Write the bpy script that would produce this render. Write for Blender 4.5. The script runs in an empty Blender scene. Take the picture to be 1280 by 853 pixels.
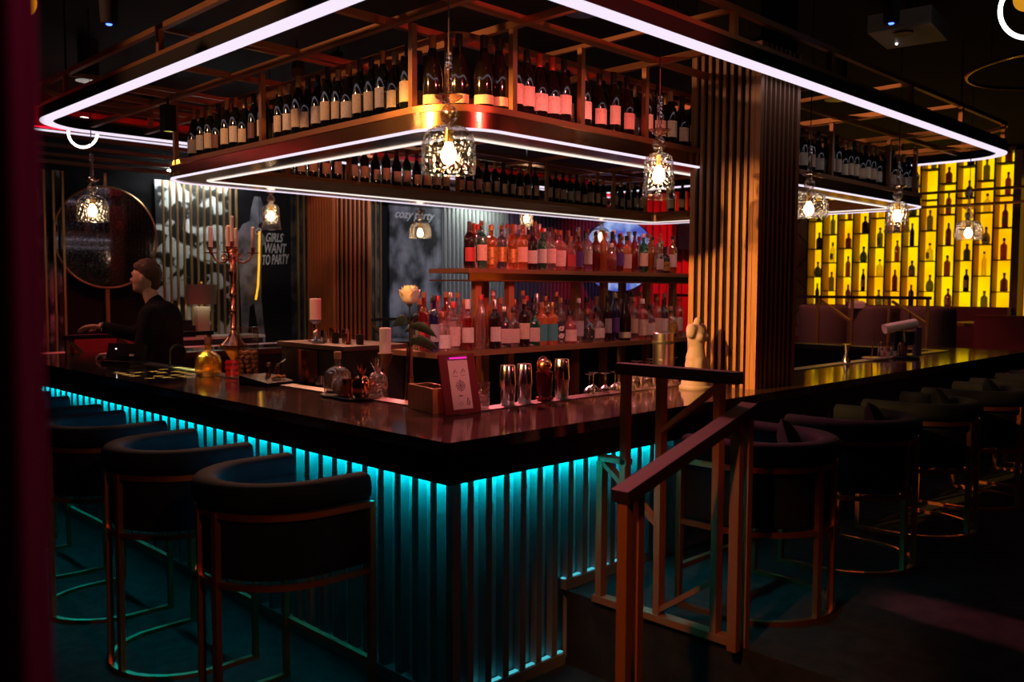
import bpy, bmesh, math, random
from mathutils import Vector, Matrix
random.seed(11)
S = bpy.context.scene
COL = S.collection
PI = math.pi

# ------------------------------------------------------------------ camera
CAM = Vector((-2.0304, -2.3554, 1.65))
FW = Vector((0.704252, 0.707410, -0.060007))
RT = Vector((0.708885, -0.705308, 0.004862))
UP = Vector((0.038884, 0.045962, 0.998186))
cd = bpy.data.cameras.new('camera'); cam = bpy.data.objects.new('camera', cd); COL.objects.link(cam)
cam.matrix_world = Matrix(((RT.x, UP.x, -FW.x, CAM.x), (RT.y, UP.y, -FW.y, CAM.y), (RT.z, UP.z, -FW.z, CAM.z), (0, 0, 0, 1)))
cd.sensor_fit = 'HORIZONTAL'; cd.sensor_width = 36.0; cd.lens = 1106.19 * 36 / 1280; cd.clip_start = .02
cd.dof.use_dof = True; cd.dof.focus_distance = 4.6; cd.dof.aperture_fstop = 2.8
S.camera = cam

# ------------------------------------------------------------------ world, view
w = bpy.data.worlds.new('night'); S.world = w; w.use_nodes = True
w.node_tree.nodes['Background'].inputs[0].default_value = (.10, .05, .09, 1)
w.node_tree.nodes['Background'].inputs[1].default_value = .004
S.view_settings.view_transform = 'Standard'; S.view_settings.look = 'None'
S.view_settings.gamma = 1; S.view_settings.use_curve_mapping = False
S.view_settings.exposure = 0.15

# ------------------------------------------------------------------ lights (spot lamps on the ceiling, some added as fill; fixtures are built further down)
SPOTS = []
def spot(loc, aim, color, power, size=40, blend=.6, radius=.06, fixture=True, name=''):
    l = bpy.data.lights.new('spot_lamp', 'SPOT'); l.color = color; l.energy = power
    l.spot_size = math.radians(size); l.spot_blend = blend; l.shadow_soft_size = radius
    o = bpy.data.objects.new('spot_lamp', l); COL.objects.link(o); o.location = loc
    d = Vector(aim) - Vector(loc); o.rotation_euler = d.to_track_quat('-Z', 'Y').to_euler()
    if fixture: SPOTS.append((Vector(loc), d.normalized(), name))
    return o
ORANGE = (1, .36, .07); RED = (1, .05, .07); PINK = (1, .16, .22); MAG = (1, .03, .22)
spot((-2.9, .9, 3.3), (2.3, .35, 1.45), (1, .44, .09), 2100, 20, name='the slatted column')
spot((-1.9, -1.2, 3.2), (.35, -.69, .75), (1, .26, .04), 210, 24, name='the sloping handrail')
spot((.3, -3.3, 3.3), (1.15, .55, 2.58), (1, .07, .08), 480, 25, name='the front of the wine rack')
spot((-2.6, 2.4, 3.3), (.5, 1.9, 2.55), (1, .45, .2), 210, 44, name='the left of the wine rack, added fill')  # supplementary lamp added to make up for the dimmer canopy strip
spot((1.9, 2.4, 3.25), (1.25, .4, 1.1), (1, .17, .20), 800, 48, .9, .16, name='the front counter')
spot((.1, -1.9, 3.3), (1.6, 1.4, 1.55), (1, .26, .26), 230, 25, name='the back bar bottles')
spot((2.75, .98, 3.25), (2.65, 1.42, 1.5), (1, .28, .28), 75, 75, name='the upper bottle shelf, added fill')  # second lamp added for bottles outside the other cone
spot((1.9, 3.5, 3.3), (3.0, 4.9, 1.6), (1, .30, .14), 55, 60, name='the far column')
spot((-1.1, -1.1, 3.3), (-1.95, -1.55, 1.3), (1, .02, .22), 80, 50, name='the draped pillar')
spot((7.6, 3.6, 3.3), (9.8, 6.0, 1.8), RED, 600, 60, name='the stage curtain')
spot((3.2, 3.6, 3.3), (3.6, 7.4, 2.0), (.9, .7, .7), 70, 70, name='the painted murals')
spot((5.0, 4.3, 3.3), (6.3, 7.5, 2.1), (.85, .85, 1), 170, 60, name='the smoke mural, added fill')  # lamp added because the mural came out too dark
spot((1.3, 5.6, 3.3), (1.3, 6.6, .7), RED, 130, 70, name='the red banquette')
spot((7.6, 2.6, 3.3), (9.2, 2.3, .8), (1, .25, .2), 70, 80, name='the lounge chairs')
spot((-.6, 5.3, 3.2), (.75, 4.4, 1.5), (1, .30, .2), 80, 34, name='the bartender, added fill')  # warm lamp added to brighten the face
spot((-.7, -2.7, 3.3), (.62, .62, 1.42), (1, .30, .30), 260, 13, 1.0, name='the menu board, added fill')  # front fill added to lift the printed sheet
spot((-1.6, 1.3, 3.25), (.52, 2.55, 1.32), (1, .42, .2), 230, 15, 1.0, name='the nut jar and candelabra, added fill')  # added from the camera side so the jar shows
spot((4.8, 2.1, 3.25), (5.0, .45, 1.15), (1, .24, .28), 120, 46, name='the right counter, added fill')  # pink lamp put in to brighten the mixer
spot((1.6, 3.6, 3.25), (.5, 2.1, 1.15), (1, .40, .22), 400, 50, name='the left counter')
spot((-1.25, -3.6, 3.2), (-.66, 1.1, .75), (1, .28, .06), 150, 20, name='the left bar stools')
spot((-1.0, -4.6, .35), (1.0, 1.0, 3.0), (1, .32, .14), 330, 27, fixture=False, name='canopy uplight')   # low fill lamp added for the canopy bars; unseen body built below
spot((4.4, -4.2, 3.2), (2.9, -.7, .7), (1, .12, .10), 22, 60, name='the platform armchairs')

# ------------------------------------------------------------------ materials
MATS = {}
def mat(name, col=(.5, .5, .5), rough=.5, metal=0, emit=None, es=1, spec=.5, coat=0, noise=None, bump=None, sheen=0):
    if name in MATS: return MATS[name]
    m = bpy.data.materials.new(name); m.use_nodes = True; MATS[name] = m
    nt = m.node_tree; b = nt.nodes['Principled BSDF']
    b.inputs['Base Color'].default_value = (*col, 1); b.inputs['Roughness'].default_value = rough
    b.inputs['Metallic'].default_value = metal; b.inputs['Specular IOR Level'].default_value = spec
    b.inputs['Coat Weight'].default_value = coat; b.inputs['Sheen Weight'].default_value = sheen
    if emit: b.inputs['Emission Color'].default_value = (*emit, 1); b.inputs['Emission Strength'].default_value = es
    if noise or bump:
        tc = nt.nodes.new('ShaderNodeTexCoord')
    if noise:
        sc, c2, lo, hi, stretch = noise
        mp = nt.nodes.new('ShaderNodeMapping'); mp.inputs['Scale'].default_value = stretch
        n = nt.nodes.new('ShaderNodeTexNoise'); n.inputs['Scale'].default_value = sc; n.inputs['Detail'].default_value = 4
        r = nt.nodes.new('ShaderNodeValToRGB'); r.color_ramp.elements[0].position = lo; r.color_ramp.elements[1].position = hi
        r.color_ramp.elements[0].color = (*col, 1); r.color_ramp.elements[1].color = (*c2, 1)
        nt.links.new(tc.outputs['Object'], mp.inputs[0]); nt.links.new(mp.outputs[0], n.inputs['Vector'])
        nt.links.new(n.outputs[0], r.inputs[0]); nt.links.new(r.outputs[0], b.inputs['Base Color'])
    if bump:
        sc, st = bump
        n = nt.nodes.new('ShaderNodeTexNoise'); n.inputs['Scale'].default_value = sc
        bp = nt.nodes.new('ShaderNodeBump'); bp.inputs['Strength'].default_value = st; bp.inputs['Distance'].default_value = .01
        nt.links.new(tc.outputs['Object'], n.inputs['Vector']); nt.links.new(n.outputs[0], bp.inputs['Height']); nt.links.new(bp.outputs[0], b.inputs['Normal'])
    return m
def glass(name, tint=(1, 1, 1), gloss=.12, rough=.03, glow=0, bump=None, body=0, bodycol=None):
    """thin tinted glass: tinted transparency + fresnel gloss (+ a little body colour)"""
    if name in MATS: return MATS[name]
    m = bpy.data.materials.new(name); m.use_nodes = True; MATS[name] = m
    nt = m.node_tree; nt.nodes.clear()
    out = nt.nodes.new('ShaderNodeOutputMaterial'); t = nt.nodes.new('ShaderNodeBsdfTransparent'); t.inputs[0].default_value = (*tint, 1)
    g = nt.nodes.new('ShaderNodeBsdfGlossy'); g.inputs['Roughness'].default_value = rough; g.inputs[0].default_value = (1, 1, 1, 1)
    lw = nt.nodes.new('ShaderNodeLayerWeight'); lw.inputs[0].default_value = .35
    mr = nt.nodes.new('ShaderNodeMapRange'); mr.inputs[3].default_value = gloss; mr.inputs[4].default_value = min(1, gloss + .6)
    mx = nt.nodes.new('ShaderNodeMixShader')
    nt.links.new(lw.outputs['Facing'], mr.inputs[0]); nt.links.new(mr.outputs[0], mx.inputs[0])
    src = t
    if body:
        d = nt.nodes.new('ShaderNodeBsdfDiffuse'); d.inputs[0].default_value = (*(bodycol or tint), 1)
        m2 = nt.nodes.new('ShaderNodeMixShader'); m2.inputs[0].default_value = body
        nt.links.new(t.outputs[0], m2.inputs[1]); nt.links.new(d.outputs[0], m2.inputs[2]); src = m2
    nt.links.new(src.outputs[0], mx.inputs[1]); nt.links.new(g.outputs[0], mx.inputs[2]); nt.links.new(mx.outputs[0], out.inputs[0])
    if bump:
        tc = nt.nodes.new('ShaderNodeTexCoord'); v = nt.nodes.new('ShaderNodeTexVoronoi'); v.inputs['Scale'].default_value = bump[0]
        bp = nt.nodes.new('ShaderNodeBump'); bp.inputs['Strength'].default_value = bump[1]; bp.inputs['Distance'].default_value = .01
        nt.links.new(tc.outputs['Object'], v.inputs['Vector']); nt.links.new(v.outputs[0], bp.inputs['Height'])
        nt.links.new(bp.outputs[0], g.inputs['Normal']); nt.links.new(bp.outputs[0], lw.inputs['Normal'])
    return m
def emis(name, col, s):
    if name in MATS: return MATS[name]
    m = bpy.data.materials.new(name); m.use_nodes = True; MATS[name] = m
    nt = m.node_tree; nt.nodes.clear()
    o = nt.nodes.new('ShaderNodeOutputMaterial'); e = nt.nodes.new('ShaderNodeEmission')
    e.inputs[0].default_value = (*col, 1); e.inputs[1].default_value = s; nt.links.new(e.outputs[0], o.inputs[0]); return m

BLACK = mat('black_lacquer', (.012, .011, .013), .35)
MATTE = mat('matte_black', (.010, .009, .011), .8, spec=.2)
STONE = mat('dark_stone', (.046, .024, .021), .10, spec=.9, noise=(160, (.12, .065, .055), .55, .75, (1, 1, 1)))
BRONZE = mat('bronze_tube', (.42, .20, .09), .38, .85)
COPPER = mat('copper_tube', (.50, .20, .09), .32, .9)
WOODSLAT = mat('wood_slat', (.42, .20, .085), .42, noise=(9, (.28, .12, .05), .35, .7, (14, 14, .5)))
BRASSMIR = mat('mirror_brass', (.60, .34, .18), .20, 1, bump=(7, .15))
CARPET = mat('carpet', (.030, .034, .036), .95, spec=.1, noise=(14, (.018, .021, .024), .35, .65, (1, 1, 1)), bump=(260, .5))
VELVET = mat('navy_velvet', (.003, .009, .022), .85, spec=.1, noise=(9, (.006, .015, .033), .35, .7, (1, 1, 1)))
VELVETB = mat('charcoal_velvet', (.005, .008, .014), .85, spec=.12, noise=(9, (.009, .012, .020), .35, .7, (1, 1, 1)))
TEALPANEL = mat('pale_blue_panel', (.62, .74, .78), .55)
LEDW = emis('led_white', (.86, .74, .90), 1.0)
LEDW2 = emis('led_warm_white', (.95, .84, .76), 1.0)
LEDTEAL = emis('led_teal', (.0, .56, .64), 66.0)
LEDRED = emis('led_red', (1, .01, .03), 4)
YEL = emis('yellow_light_panel', (1, .56, .0), 1.08)
nt_ = YEL.node_tree; tc_ = nt_.nodes.new('ShaderNodeTexCoord'); nz_ = nt_.nodes.new('ShaderNodeTexNoise'); nz_.inputs['Scale'].default_value = 1.7
rp_ = nt_.nodes.new('ShaderNodeValToRGB'); rp_.color_ramp.elements[0].position = .38; rp_.color_ramp.elements[1].position = .6; rp_.color_ramp.elements[0].color = (1, .40, .0, 1); rp_.color_ramp.elements[1].color = (1, .64, .0, 1)
nt_.links.new(tc_.outputs['Object'], nz_.inputs['Vector']); nt_.links.new(nz_.outputs[0], rp_.inputs[0]); nt_.links.new(rp_.outputs[0], nt_.nodes['Emission'].inputs[0])
BULB = emis('bulb_glow', (1, .74, .40), 26)
CHROME = mat('chrome', (.80, .74, .76), .17, 1)
STEEL = mat('steel', (.55, .52, .54), .28, 1)
GOLDM = mat('gold_metal', (.75, .45, .12), .25, 1)
COPPERB = mat('bright_copper', (.80, .34, .22), .22, 1)
GLASSC = glass('clear_glass', (.96, .95, .95), .10)
GLASSP = glass('ribbed_pendant_glass', (.92, .87, .85), .17, .06, bump=(55, .6))
WHITE = mat('white_plaster', (.72, .66, .62), .6)
CREAM = mat('cream_paper', (.74, .60, .42), .7, noise=(150, (.34, .22, .14), .57, .66, (1, 1, 2.2)))
PINKP = mat('rose_paper', (.74, .56, .48), .7, noise=(150, (.36, .18, .15), .57, .66, (1, 1, 2.2)))
WAX = mat('candle_wax', (.80, .62, .55), .5)
REDUPH = mat('red_upholstery', (.30, .02, .03), .7)
BURG = mat('burgundy_upholstery', (.12, .015, .025), .7)
GREYUPH = mat('mauve_upholstery', (.16, .10, .095), .8)
SKIN = mat('skin', (.62, .34, .25), .5)

# ------------------------------------------------------------------ geometry helpers
class G:
    def __init__(s): s.v = []; s.f = []
    def add(s, V, F):
        k = len(s.v); s.v += [tuple(p) for p in V]; s.f += [tuple(i + k for i in q) for q in F]; return s
    def box(s, a, b):
        (x0, y0, z0), (x1, y1, z1) = a, b
        return s.add([(x0, y0, z0), (x1, y0, z0), (x1, y1, z0), (x0, y1, z0), (x0, y0, z1), (x1, y0, z1), (x1, y1, z1), (x0, y1, z1)],
                     [(3, 2, 1, 0), (4, 5, 6, 7), (0, 1, 5, 4), (1, 2, 6, 5), (2, 3, 7, 6), (3, 0, 4, 7)])
    def bar(s, p, q, w, h=None, up=(0, 0, 1)):
        p, q = Vector(p), Vector(q); h = h or w; d = (q - p).normalized(); u = Vector(up)
        if abs(d.dot(u)) > .98: u = Vector((0, 1, 0))
        r = d.cross(u).normalized(); u = r.cross(d).normalized(); V = []
        for e in (p, q):
            for a, b in ((-1, -1), (1, -1), (1, 1), (-1, 1)): V.append(e + r * a * w / 2 + u * b * h / 2)
        return s.add(V, [(0, 1, 2, 3), (7, 6, 5, 4), (0, 4, 5, 1), (1, 5, 6, 2), (2, 6, 7, 3), (3, 7, 4, 0)])
    def tube(s, pts, r, n=8, closed=False, cap=True):
        pts = [Vector(p) for p in pts]; rs = r if isinstance(r, (list, tuple)) else [r] * len(pts); V = []; F = []; m = len(pts)
        u = None
        for i, p in enumerate(pts):
            a = pts[i - 1] if (i or closed) else p; b = pts[(i + 1) % m] if (i < m - 1 or closed) else p
            d = (b - a).normalized()
            if u is None: u = d.orthogonal().normalized()
            u = (u - d * u.dot(d))
            u = u.normalized() if u.length > 1e-6 else d.orthogonal().normalized()
            x = d.cross(u)
            for k in range(n):
                t = 2 * PI * k / n; V.append(p + (u * math.cos(t) + x * math.sin(t)) * rs[i])
        for i in range(m if closed else m - 1):
            j = (i + 1) % m
            for k in range(n): F.append((i * n + k, i * n + (k + 1) % n, j * n + (k + 1) % n, j * n + k))
        if cap and not closed: F += [tuple(range(n))[::-1], tuple((m - 1) * n + k for k in range(n))]
        return s.add(V, F)
    def cyl(s, p, q, r0, r1=None, n=12): return s.tube([p, q], [r0, r0 if r1 is None else r1], n)
    def lathe(s, prof, n=20, c=(0, 0, 0), fn=None):
        V = []; F = []; m = len(prof)
        for r, z in prof:
            for k in range(n):
                t = 2 * PI * k / n; rr = r if fn is None else fn(r, z, t); V.append((c[0] + rr * math.cos(t), c[1] + rr * math.sin(t), c[2] + z))
        for i in range(m - 1):
            for k in range(n): F.append((i * n + k, i * n + (k + 1) % n, (i + 1) * n + (k + 1) % n, (i + 1) * n + k))
        if prof[0][0] > 1e-4: F.append(tuple(range(n))[::-1])
        if prof[-1][0] > 1e-4: F.append(tuple((m - 1) * n + k for k in range(n)))
        return s.add(V, F)
    def shell(s, prof, n=20, a0=0, a1=2 * PI, c=(0, 0, 0), fn=None):
        """open surface of revolution (labels, open glass)"""
        full = abs(a1 - a0 - 2 * PI) < 1e-6; cnt = n if full else n + 1; V = []; F = []
        for r, z in prof:
            for k in range(cnt):
                t = a0 + (a1 - a0) * k / n; rr = r if fn is None else fn(r, z, t); V.append((c[0] + rr * math.cos(t), c[1] + rr * math.sin(t), c[2] + z))
        for i in range(len(prof) - 1):
            for k in range(n if full else cnt - 1):
                k2 = (k + 1) % cnt; F.append((i * cnt + k, i * cnt + k2, (i + 1) * cnt + k2, (i + 1) * cnt + k))
        return s.add(V, F)
    def prism(s, poly, z0, z1):
        n = len(poly); V = [(x, y, z0) for x, y in poly] + [(x, y, z1) for x, y in poly]
        return s.add(V, [tuple(range(n))[::-1], tuple(range(n, 2 * n))] + [(i, (i + 1) % n, n + (i + 1) % n, n + i) for i in range(n)])
    def ring(s, outer, inner, z0, z1):
        """solid between two closed loops with equal counts"""
        n = len(outer); V = [(x, y, z0) for x, y in outer] + [(x, y, z0) for x, y in inner] + [(x, y, z1) for x, y in outer] + [(x, y, z1) for x, y in inner]; F = []
        for i in range(n):
            j = (i + 1) % n
            F += [(i, j, 2 * n + j, 2 * n + i), (n + j, n + i, 3 * n + i, 3 * n + j), (2 * n + i, 2 * n + j, 3 * n + j, 3 * n + i), (j, i, n + i, n + j)]
        return s.add(V, F)
    def sweep(s, path, sec, closed=False):
        """sec: (offset to the left of travel, z) closed section; path: 2D points"""
        m = len(path); n = len(sec); V = []; F = []
        for i, p in enumerate(path):
            a = path[i - 1] if (i or closed) else p; b = path[(i + 1) % m] if (i < m - 1 or closed) else p
            dx, dy = b[0] - a[0], b[1] - a[1]; L = math.hypot(dx, dy) or 1; nx, ny = -dy / L, dx / L
            for o, z in sec: V.append((p[0] + nx * o, p[1] + ny * o, z))
        for i in range(m if closed else m - 1):
            j = (i + 1) % m
            for k in range(n): F.append((i * n + k, j * n + k, j * n + (k + 1) % n, i * n + (k + 1) % n))
        if not closed: F += [tuple(range(n)), tuple((m - 1) * n + k for k in range(n))[::-1]]
        return s.add(V, F)
    def ball(s, c, r, n=12, m=8, sc=(1, 1, 1)):
        V = [(c[0], c[1], c[2] - r * sc[2])]; F = []
        for i in range(1, m):
            a = -PI / 2 + PI * i / m
            for k in range(n):
                t = 2 * PI * k / n; V.append((c[0] + r * sc[0] * math.cos(a) * math.cos(t), c[1] + r * sc[1] * math.cos(a) * math.sin(t), c[2] + r * sc[2] * math.sin(a)))
        V.append((c[0], c[1], c[2] + r * sc[2])); T = len(V) - 1
        for k in range(n):
            F.append((0, 1 + (k + 1) % n, 1 + k)); F.append((T, T - n + k, T - n + (k + 1) % n))
            for i in range(m - 2): F.append((1 + i * n + k, 1 + i * n + (k + 1) % n, 1 + (i + 1) * n + (k + 1) % n, 1 + (i + 1) * n + k))
        return s.add(V, F)
    def mesh(s, name='mesh', smooth=35):
        me = bpy.data.meshes.new(name); me.from_pydata([tuple(p) for p in s.v], [], s.f)
        bm = bmesh.new(); bm.from_mesh(me); bmesh.ops.recalc_face_normals(bm, faces=bm.faces); bm.to_mesh(me); bm.free()
        if smooth:
            me.shade_smooth(); me.set_sharp_from_angle(angle=math.radians(smooth))
        me.materials.append(None); return me
def O(name, geo, material, parent=None, loc=(0, 0, 0), rz=0, smooth=35):
    me = geo.mesh(name, smooth) if isinstance(geo, G) else geo
    o = bpy.data.objects.new(name, me); COL.objects.link(o)
    if len(me.materials) == 0: me.materials.append(None)
    o.material_slots[0].link = 'OBJECT'; o.material_slots[0].material = material
    o.location = loc; o.rotation_euler = (0, 0, rz)
    if parent: o.parent = parent
    return o
def tag(o, label, cat, group=None):
    o['label'] = label; o['category'] = cat
    if group: o['group'] = group
    return o
def T(name, label, cat, loc=(0, 0, 0), rz=0, group=None):
    o = bpy.data.objects.new(name, None); COL.objects.link(o); o.empty_display_size = .05
    o.location = loc; o.rotation_euler = (0, 0, rz); return tag(o, label, cat, group)
def struct(o): o['kind'] = 'structure'; return o
def rrect(x0, y0, x1, y1, r, n=8):
    P = []
    for cx, cy, a in ((x1 - r, y1 - r, 0), (x0 + r, y1 - r, PI / 2), (x0 + r, y0 + r, PI), (x1 - r, y0 + r, 3 * PI / 2)):
        for k in range(n + 1): t = a + PI / 2 * k / n; P.append((cx + r * math.cos(t), cy + r * math.sin(t)))
    return P
ORD = ['first', 'second', 'third', 'fourth', 'fifth', 'sixth', 'seventh', 'eighth', 'ninth', 'tenth', 'eleventh', 'twelfth', 'thirteenth', 'fourteenth', 'fifteenth', 'sixteenth',
       'seventeenth', 'eighteenth', 'nineteenth', 'twentieth', 'twenty-first', 'twenty-second', 'twenty-third', 'twenty-fourth', 'twenty-fifth', 'twenty-sixth', 'twenty-seventh', 'twenty-eighth', 'twenty-ninth', 'thirtieth']
# ------------------------------------------------------------------ room
ZC = 3.5
WALLM = mat('black_wall', (.006, .005, .006), .8, spec=.2)
CEILM = mat('black_ceiling', (.009, .008, .010), .9, spec=.2)
struct(O('floor', G().box((-4.5, -5.5, -.1), (11.2, 8, 0)), CARPET))
struct(O('ceiling', G().box((-4.5, -5.5, ZC), (11.2, 8, ZC + .1)), CEILM))
struct(O('wall_back', G().box((-4.5, 7.65, 0), (11.2, 7.8, ZC)), WALLM))
struct(O('wall_right', G().box((10.95, -5.5, 0), (11.1, 7.65, ZC)), WALLM))
struct(O('wall_left', G().box((-4.5, -5.4, 0), (-4.4, 7.65, ZC)), WALLM))
struct(O('wall_front', G().box((-4.4, -5.5, 0), (10.95, -5.4, ZC)), WALLM))
pf = struct(O('floor_platform', G().box((.82, -5.4, 0), (7.9, .16, .33)), CARPET))
struct(O('floor_platform_end', G().box((7.0, .16, 0), (7.9, 5.3, .33)), CARPET))
struct(O('floor_lounge', G().box((7.9, -5.4, 0), (10.95, 7.65, .5)), CARPET))
st = tag(O('step', G().box((.47, -2.4, 0), (.82, -.74, .165)), CARPET), 'low carpeted step below the handrail at the raised platform', 'step')

# ------------------------------------------------------------------ bar counter
BX, BY, BH = 6.9, 5.3, 1.10
bar = T('bar_counter', 'rectangular bar with polished dark stone top and teal lit slatted front', 'bar', (0, 0, 0))
def ringpoly(i, r=.004): return rrect(i, i, BX - i, BY - i, r, 3)
O('countertop', G().ring(ringpoly(0), ringpoly(.60), BH - .045, BH), STONE, bar, smooth=30)
O('apron', G().ring(ringpoly(.004), ringpoly(.10), .945, BH - .045), MATTE, bar, smooth=30)
O('steel_drip_strip', G().ring(ringpoly(.505), ringpoly(.60), BH + .0005, BH + .006), mat('brushed_steel', (.5, .47, .47), .35, 1), bar)
O('front_panel', G().ring(ringpoly(.215, .01), ringpoly(.30, .01), 0, .945), TEALPANEL, bar)
O('top_led_strip', G().box((.178, .206, .928), (.206, BY - .2, .940)).box((.178, .178, .928), (1.55, .206, .940)), LEDTEAL, bar)
LOWL = emis('led_teal_low', (.08, .60, .70), .75)
O('bottom_led_strip', G().box((.22, .180, .050), (.82, .198, .054)), LOWL, bar); O('platform_led_strip', G().box((.82, .180, .375), (1.3, .198, .379)), LOWL, bar)
sillg = G(); sillg.box((.165, .165, 0), (.215, BY - .17, .05)); sillg.box((.165, .165, 0), (.82, .215, .05)); sillg.box((.82, .165, .33), (BX - .17, .215, .375))
SLATM = mat('slate_blue_slat', (.24, .29, .32), .6, spec=.2)
O('plinth', sillg, SLATM, bar)
cg = G().box((.165, .165, 0), (.205, .205, .928)); O('corner_post', cg, SLATM, bar)
m1 = G().box((0, -.020, .05), (.044, .020, .928)).mesh('slat', 0)
k = 0; y = .288
while y < BY - .25: O('slat', m1, SLATM, bar, (.171, y, 0)); y += .1145
m2 = G().box((-.017, 0, .05), (.017, .044, .928)).mesh('slat', 0); m3 = G().box((-.017, 0, .375), (.017, .044, .928)).mesh('slat', 0)
x = .262
while x < BX - .25: O('slat', m2 if x < .8 else m3, SLATM, bar, (x, .171, 0)); x += .0985
inner = G(); O('inner_cabinet', G().ring(ringpoly(.30, .01), ringpoly(.58, .01), .0, 1.054), MATTE, bar)
# lower work counter on the inside, behind the guests' counter
wk = T('work_counter', 'low steel work counter inside the bar behind the guest counter', 'counter')
O('worktop', G().box((.62, .62, .86), (1.12, 4.0, .90)).box((1.12, .62, .86), (6.28, 1.05, .90)), mat('dark_steel_top', (.06, .055, .06), .3, .8), wk)
O('cabinet', G().box((.62, .66, 0), (1.08, 3.98, .86)).box((1.08, .66, 0), (6.24, 1.0, .86)), MATTE, wk)

# ------------------------------------------------------------------ hanging light canopy above the bar
cn = T('light_canopy', 'large rounded rectangular ceiling light frame with glowing white edge above the bar', 'ceiling light', (0, 0, 2.79))
def lr(i, r=.40): return rrect(i, i, 6.42 - i, 4.62 - i, max(.05, r - i), 10)
cz = -2.79
O('led_strip', G().ring(lr(.0), lr(.082), 2.788 + cz, 2.796 + cz), LEDW, cn)
O('channel', G().ring(lr(-.006), lr(.088), 2.796 + cz, 2.865 + cz), MATTE, cn)
O('lower_tube', G().sweep(lr(.02)[::-1], [(-.016, 2.865 + cz), (.016, 2.865 + cz), (.016, 2.893 + cz), (-.016, 2.893 + cz)], True), BRONZE, cn)
O('upper_tube', G().sweep(lr(.02)[::-1], [(-.016, 3.005 + cz), (.016, 3.005 + cz), (.016, 3.035 + cz), (-.016, 3.035 + cz)], True), BRONZE, cn)
pm = G().box((-.016, -.016, 2.893 + cz), (.016, .016, 3.005 + cz)).mesh('upright', 0)
for y in (.45, 1.0, 2.37, 3.8): O('upright', pm, BRONZE, cn, (.02, y, 0)); O('upright', pm, BRONZE, cn, (6.40, y, 0))
for x in (.9, 1.86, 2.9, 4.07, 5.03, 6.02): O('upright', pm, BRONZE, cn, (x, .02, 0)); O('upright', pm, BRONZE, cn, (x, 4.60, 0))
def cbar(p, q, w=.032): O('cross_bar', G().bar((p[0], p[1], p[2] + cz), (q[0], q[1], q[2] + cz), w), BRONZE, cn, smooth=0)
for y in (.93, 1.68, 2.40, 3.17, 3.9): cbar((.05, y, 2.845), (6.37, y, 2.845)) if y in (.93, 3.9) else cbar((.05, y, 2.845), (1.0, y, 2.845))
cbar((.05, .47, 2.845), (6.37, .47, 2.845)); cbar((.05, 3.45, 2.845), (6.37, 3.45, 2.845))
for x in (.43, .83, 1.81, 2.9, 3.97, 4.97, 5.80): cbar((x, .05, 2.830), (x, 4.57, 2.830))
for x in (1.86, 4.07, 5.03): cbar((x, .02, 3.02), (x, 1.4, 3.02), .025)
for y in (2.37, 3.8): cbar((.02, y, 3.02), (1.5, y, 3.02), .025)
hg = [O('hanger', G().cyl((x, y, 3.02 + cz), (x, y, ZC + cz), .006, n=6), MATTE, cn) for x, y in ((.02, 1.0), (.02, 3.8), (1.86, .02), (5.03, .02), (6.4, 3.8), (2.9, 4.6))]

# ------------------------------------------------------------------ overhead wine rack
rk = T('wine_rack', 'hanging bronze wine rack ring with mirrored brass band and two led strips', 'rack', (0, 0, 2.34))
def rr2(i, r=.30): return rrect(.45 + i, .50 + i, 5.85 - i, 3.48 - i, max(.03, r - i), 10)
zz = -2.34
O('outer_led_strip', G().ring(rr2(.0), rr2(.026), 2.338 + zz, 2.346 + zz), LEDW, rk)
O('inner_led_strip', G().ring(rr2(.222), rr2(.250), 2.338 + zz, 2.346 + zz), LEDW2, rk)
O('mirror_underside', G().ring(rr2(.026), rr2(.222), 2.343 + zz, 2.350 + zz), BRASSMIR, rk)
O('brass_band', G().ring(rr2(.002), rr2(.012), 2.346 + zz, 2.418 + zz), BRASSMIR, rk)
O('inner_band', G().ring(rr2(.238), rr2(.250), 2.346 + zz, 2.418 + zz), BRASSMIR, rk)
O('shelf', G().ring(rr2(-.004), rr2(.254), 2.418 + zz, 2.446 + zz), BRONZE, rk)
rp = G().box((-.014, -.014, 2.446 + zz), (.014, .014, 2.816 + zz)).mesh('post', 0)
RPX = (.83, 1.30, 1.82, 2.9, 3.99, 4.97); RPY = (.79, 2.11, 3.2)
for i, x in enumerate(RPX + (5.5,)):
    O('post', rp, BRONZE, rk, (x, .52, 0)); O('post', rp, BRONZE, rk, (x, 3.25, 0)); O('post', rp, BRONZE, rk, (x, 3.46, 0))
for y in RPY:
    O('post', rp, BRONZE, rk, (.47, y, 0)); O('post', rp, BRONZE, rk, (.68, y, 0)); O('post', rp, BRONZE, rk, (5.83, y, 0))
O('top_rail', G().sweep(rr2(.22)[::-1], [(-.011, 2.79 + zz), (.011, 2.79 + zz), (.011, 2.815 + zz), (-.011, 2.815 + zz)], True), BRONZE, rk)

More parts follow.
